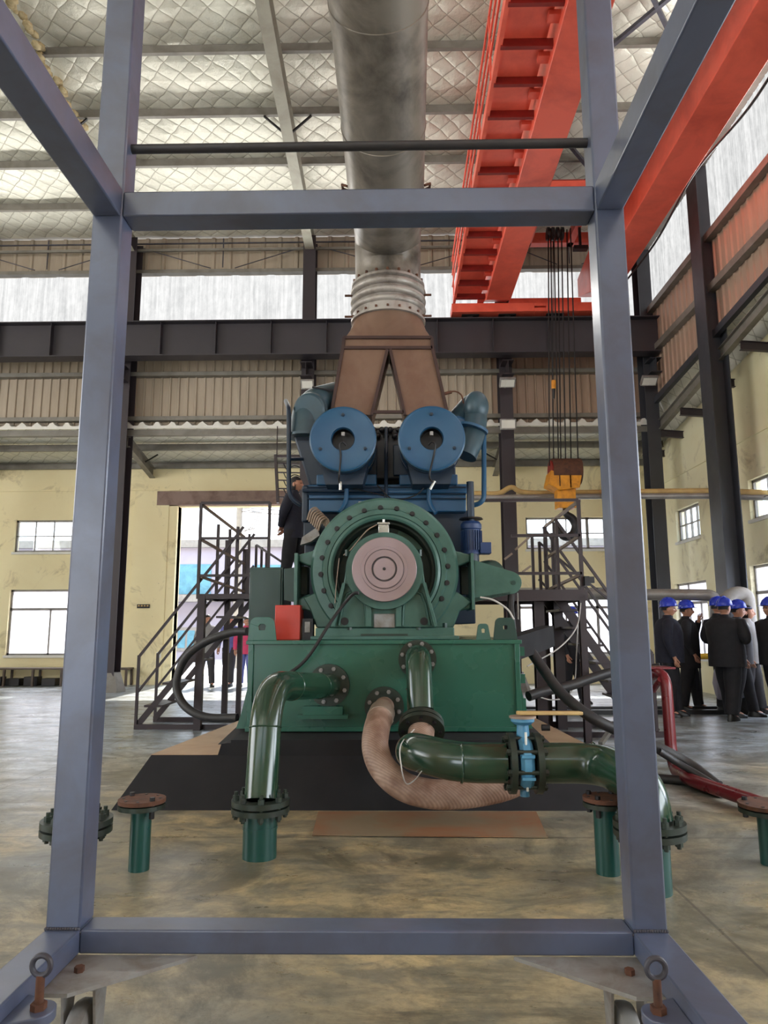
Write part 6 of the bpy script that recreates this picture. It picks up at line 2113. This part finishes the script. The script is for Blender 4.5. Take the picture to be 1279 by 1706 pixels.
def person(loc, rz, label, H=1.72, jacket='cloth_black', pants='cloth_black', helmet='helmet', arms=None, stride=.12, coat=.0, bulk=1.0, head_turn=0.0, hairy=False, depth=1.0):
    s = H / 1.72
    e = empty('person', loc, label, 'person', rz=rz)
    e.scale = (s, s, s)
    arms = arms or {-1: ((-.27, .02, 1.14), (-.28, -.06, .90)), 1: ((.27, .02, 1.14), (.28, -.06, .90))}
    # body: one skinned surface
    verts = [(0, 0, .95), (0, 0, 1.12), (0, 0, 1.30), (0, .0, 1.44), (0, -.01, 1.52), (0, -.01, 1.58)]
    radii = [(.13, .10), (.12, .09), (.14, .10), (.08, .07), .05, .05]
    edges = [(0, 1), (1, 2), (2, 3), (3, 4), (4, 5)]
    legs = {}
    for sd in (-1, 1):
        st_ = stride * sd
        hip, knee, ank, toe = (sd * .09, 0, .88), (sd * .10, -st_ * .5 - .01, .49), (sd * .11, -st_, .09), (sd * .12, -st_ - .13, .035)
        i = len(verts)
        verts += [hip, knee, ank, toe]
        radii += [.082, .055, .038, (.035, .022)]
        edges += [(0, i), (i, i + 1), (i + 1, i + 2), (i + 2, i + 3)]
        legs[sd] = (V(hip), V(knee), V(ank), V(toe))
        sh = (sd * .175, 0, 1.40)
        el, wr = arms[sd]
        i = len(verts)
        verts += [sh, el, wr]
        radii += [.055, .040, .026]
        edges += [(2, i), (i, i + 1), (i + 1, i + 2)]
        dvec = V(wr) - V(el)
        hand_chain(verts, edges, radii, i + 2, dvec, V((-sd * .3, -1, 0)) if abs(dvec.normalized().z) > .5 else V((0, 0, 1)), V((-sd, 0, 0)) if abs(dvec.normalized().z) > .5 else V((-sd * .5, .5, 0)))
    vs, fs = skin_mesh(verts, edges, radii, 1)
    mb = MB()
    mb.v = [V(v_) for v_ in vs]
    mb.f = list(fs)
    mb.mi = [0] * len(fs)
    hv, hf = head_mesh()
    off = len(mb.v)
    Rh = Matrix.Rotation(head_turn, 3, 'Z')
    hc = V((0, -.025, 1.605))
    mb.v += [Rh @ v_ + hc for v_ in hv]
    for f_ in hf:
        mb.face([off + k for k in f_])
    mb.build('body', 'skin', e, local=True, sharp=80)
    # hair
    hm = MB()
    hm.ball(hc + V((0, .0, 0)), 1, 24, 16)
    hm.v = [hc + Rh @ V(((v_ - hc).x * .081, (v_ - hc).y * .102 + .006, (v_ - hc).z * .122 + .004)) for v_ in hm.v]
    cut = -.015 if not hairy else -.09
    keep = [k for k, f_ in enumerate(hm.f) if all(((Rh.inverted() @ (hm.v[i] - hc)).z > .045) or ((Rh.inverted() @ (hm.v[i] - hc)).y > -.02 and (Rh.inverted() @ (hm.v[i] - hc)).z > cut - .02) for i in f_)]
    hm.f = [hm.f[k] for k in keep]; hm.mi = [0] * len(hm.f)
    hm.build('hair', 'hair', e, local=True, sharp=80)
    # eyes, brows, mouth
    ey = MB()
    for sx in (-1, 1):
        ey.ball(hc + Rh @ V((sx * .030, -.084, .012)), .010, 8, 6, (1.3, .6, .7))
    ey.build('eyes', 'hair', e, local=True)
    if helmet:
        hl = MB()
        n1, seg = 9, 32
        prof = []
        for i in range(n1):
            a_ = i / (n1 - 1) * PI / 2
            prof.append((math.cos(a_) * .118, math.sin(a_) * .125))
        hl.lathe((0, 0, 0), (0, 0, 1), [(.112, -.0), (.118, .0)] + prof[1:-1] + [(.004, .125)], seg)
        hl.v = [V((v_.x * .92, v_.y * 1.08, v_.z)) for v_ in hl.v]
        # brim: ring + peak
        i = len(hl.v)
        for k in range(seg):
            a_ = 2 * PI * k / seg
            pk_ = .018 + .045 * max(0, -math.sin(a_)) ** 2
            for rr_, zz in ((.112, .004), (.118 + pk_, -.006 - .006 * max(0, -math.sin(a_))), (.118 + pk_, -.010), (.112, -.004)):
                hl.v.append(V((math.cos(a_) * rr_ * .92, math.sin(a_) * rr_ * 1.08, zz)))
        for k in range(seg):
            k2 = (k + 1) % seg
            for j in range(3):
                hl.face((i + k * 4 + j, i + k2 * 4 + j, i + k2 * 4 + j + 1, i + k * 4 + j + 1))
        hl.tube([V((0, math.cos(t_ / 10 * PI) * .122, math.sin(t_ / 10 * PI) * .124 + .003)) for t_ in range(1, 10)], .011, 8)
        Rt = Rh @ Matrix.Rotation(-.06, 3, 'X')
        hl.v = [hc + Rt @ v_ + V((0, 0, .048)) for v_ in hl.v]
        hl.build('hard_hat', helmet, e, local=True, sharp=50)
    # jacket
    bk = bulk
    dpt = bulk * depth
    j = MB()
    hem = .80 - coat
    j.loft([((0, 0, hem), .175 * bk, .125 * dpt), ((0, 0, .95), .172 * bk, .128 * dpt), ((0, -.005, 1.10), .165 * bk, .125 * dpt), ((0, 0, 1.25), .182 * bk, .128 * dpt), ((0, .005, 1.37), .20 * bk, .112 * dpt), ((0, .008, 1.435), .15 * bk, .085 * dpt), ((0, .004, 1.475), .085, .070), ((0, 0, 1.515), .066, .064)], 28)
    for sd in (-1, 1):
        el, wr = arms[sd]
        sh = V((sd * .165 * bk, .005, 1.395))
        el, wr = V(el), V(wr)
        pth_ = bendpath([sh, el, wr.lerp(el, .06)], .08, 6)
        n_ = len(pth_)
        j.tube([sh + V((-sd * .05, 0, .01))] + pth_, [.06] + [(.075 - .028 * (i / (n_ - 1))) * (.6 + .4 * bk) for i in range(n_)], 16)
    j.build('jacket', jacket, e, local=True, sharp=70)
    t = MB()
    t.loft([((0, 0, .80), .15 * bk, .115 * dpt), ((0, 0, .97), .155 * bk, .118 * dpt)], 24)
    shm = MB()
    for sd in (-1, 1):
        hip, knee, ank, toe = legs[sd]
        pth_ = bendpath([hip + V((0, 0, .04)), knee, ank + V((0, 0, .0))], .1, 5)
        n_ = len(pth_)
        t.tube(pth_, [(.098 - .026 * (i / (n_ - 1))) * (.35 + .65 * bk) for i in range(n_)], 16)
        f_ = ank - V((0, 0, .09))
        shm.loft([(f_ + V((0, -.045, .0)), .048, .135), (f_ + V((0, -.045, .025)), .050, .138), (f_ + V((0, -.035, .055)), .043, .115), (f_ + V((0, .01, .085)), .040, .062), (f_ + V((0, .015, .11)), .040, .045)], 18)
    t.build('trousers', pants, e, local=True, sharp=70)
    shm.build('shoes', 'shoe', e, local=True, sharp=60)
    return e

R90 = PI / 2
# facing: rz=0 looks towards the camera (-Y); rz=+90deg looks to +X
def stand(px, py): 
    p = onz(px, py)
    return p
down = {-1: ((-.25, .03, 1.13), (-.25, -.05, .88)), 1: ((.25, .03, 1.13), (.25, -.05, .88))}
fold = {-1: ((-.26, -.02, 1.14), (-.02, -.22, 1.16)), 1: ((.26, -.02, 1.14), (.02, -.24, 1.10))}
tomouth = {-1: ((-.25, .03, 1.13), (-.22, -.08, .90)), 1: ((.24, -.14, 1.18), (.05, -.20, 1.44))}
behind = {-1: ((-.27, .08, 1.14), (-.10, .16, .98)), 1: ((.27, .08, 1.14), (.08, .17, .95))}
wide = {-1: ((-.34, .02, 1.14), (-.06, -.26, 1.14)), 1: ((.34, .02, 1.14), (.04, -.28, 1.10))}
person(stand(1122, 1194), R90 * .8, 'person in dark navy work jacket and blue hard hat, nearest the frame post', 1.80, 'cloth_navy', 'cloth_black', arms=down, stride=.06, bulk=1.22, depth=1.35)
person(stand(1152, 1184), R90 * .8, 'person in black with blue hard hat, hand raised to the mouth', 1.79, 'cloth_black', 'cloth_black', arms=tomouth, stride=.12, coat=.12, bulk=1.15, depth=1.3)
person(stand(1219, 1199), R90 * 1.35, 'stout person in a black coat and blue hard hat, seen mostly from behind', 1.80, 'cloth_black', 'cloth_black', arms=wide, stride=.16, coat=.04, bulk=1.5, depth=1.35)
person(stand(1206, 1186), R90 * .9, 'person in blue hard hat mostly hidden behind the stout one', 1.84, 'cloth_black', 'cloth_black', arms=down, stride=.05, bulk=1.2)
person(stand(1240, 1195), R90 * .75, 'person in open charcoal jacket looking right past the stout one', 1.76, 'cloth_dkgrey', 'cloth_black', arms=down, stride=.14, bulk=1.2, depth=1.25)
person(stand(1256, 1190), R90 * .6, 'person in a light grey jacket with arm stretched to the right', 1.74, 'cloth_grey', 'cloth_dkgrey', helmet=None, arms={-1: ((-.25, .03, 1.13), (-.25, -.05, .88)), 1: ((.26, -.16, 1.24), (.20, -.38, 1.22))}, stride=.10, hairy=True, bulk=1.2, depth=1.2)
person(stand(1300, 1203), -R90 * .8, 'person in black cut off by the right picture edge', 1.78, 'cloth_black', 'cloth_black', arms=behind, stride=.14, bulk=1.3, depth=1.2)
person(stand(956, 1172), R90 * .5, 'person in black and blue hard hat working under the right platform', 1.72, 'cloth_black', 'cloth_black', arms=down, stride=.14, bulk=1.3, depth=1.2)
# on the left platform by the engine
pz_ = at(487, 1000, 10.6)
person(V((pz_.x, 10.6, at(487, 992, 10.6).z + .015)), R90 * .9, 'person in dark clothes standing on the left platform beside the engine', 1.76, 'cloth_navy', 'cloth_black', helmet=None, arms=behind, hairy=True, bulk=1.1)
MB().box((xb2 - .02, Ya, zpl - .01), (at(500, 992, Yb).x, Yb, zpl + .015)).build('platform_deck', 'stair', ls)
# outside
person(onz(342, 1144), R90 * .3, 'person in grey trousers walking in the sunny yard behind the stair', 1.72, 'cloth_grey', 'cloth_dkgrey', helmet=None, stride=.18)
person(onz(380, 1143), -R90 * .2, 'person in a periwinkle blue jacket standing in the yard', 1.72, 'cloth_blue', 'cloth_dkgrey', helmet=None, stride=.08)
person(onz(408, 1144), R90 * .2, 'person in a pink top partly hidden by the cabinet in the yard', 1.66, 'cloth_pink', 'cloth_blue', helmet=None, stride=.08)
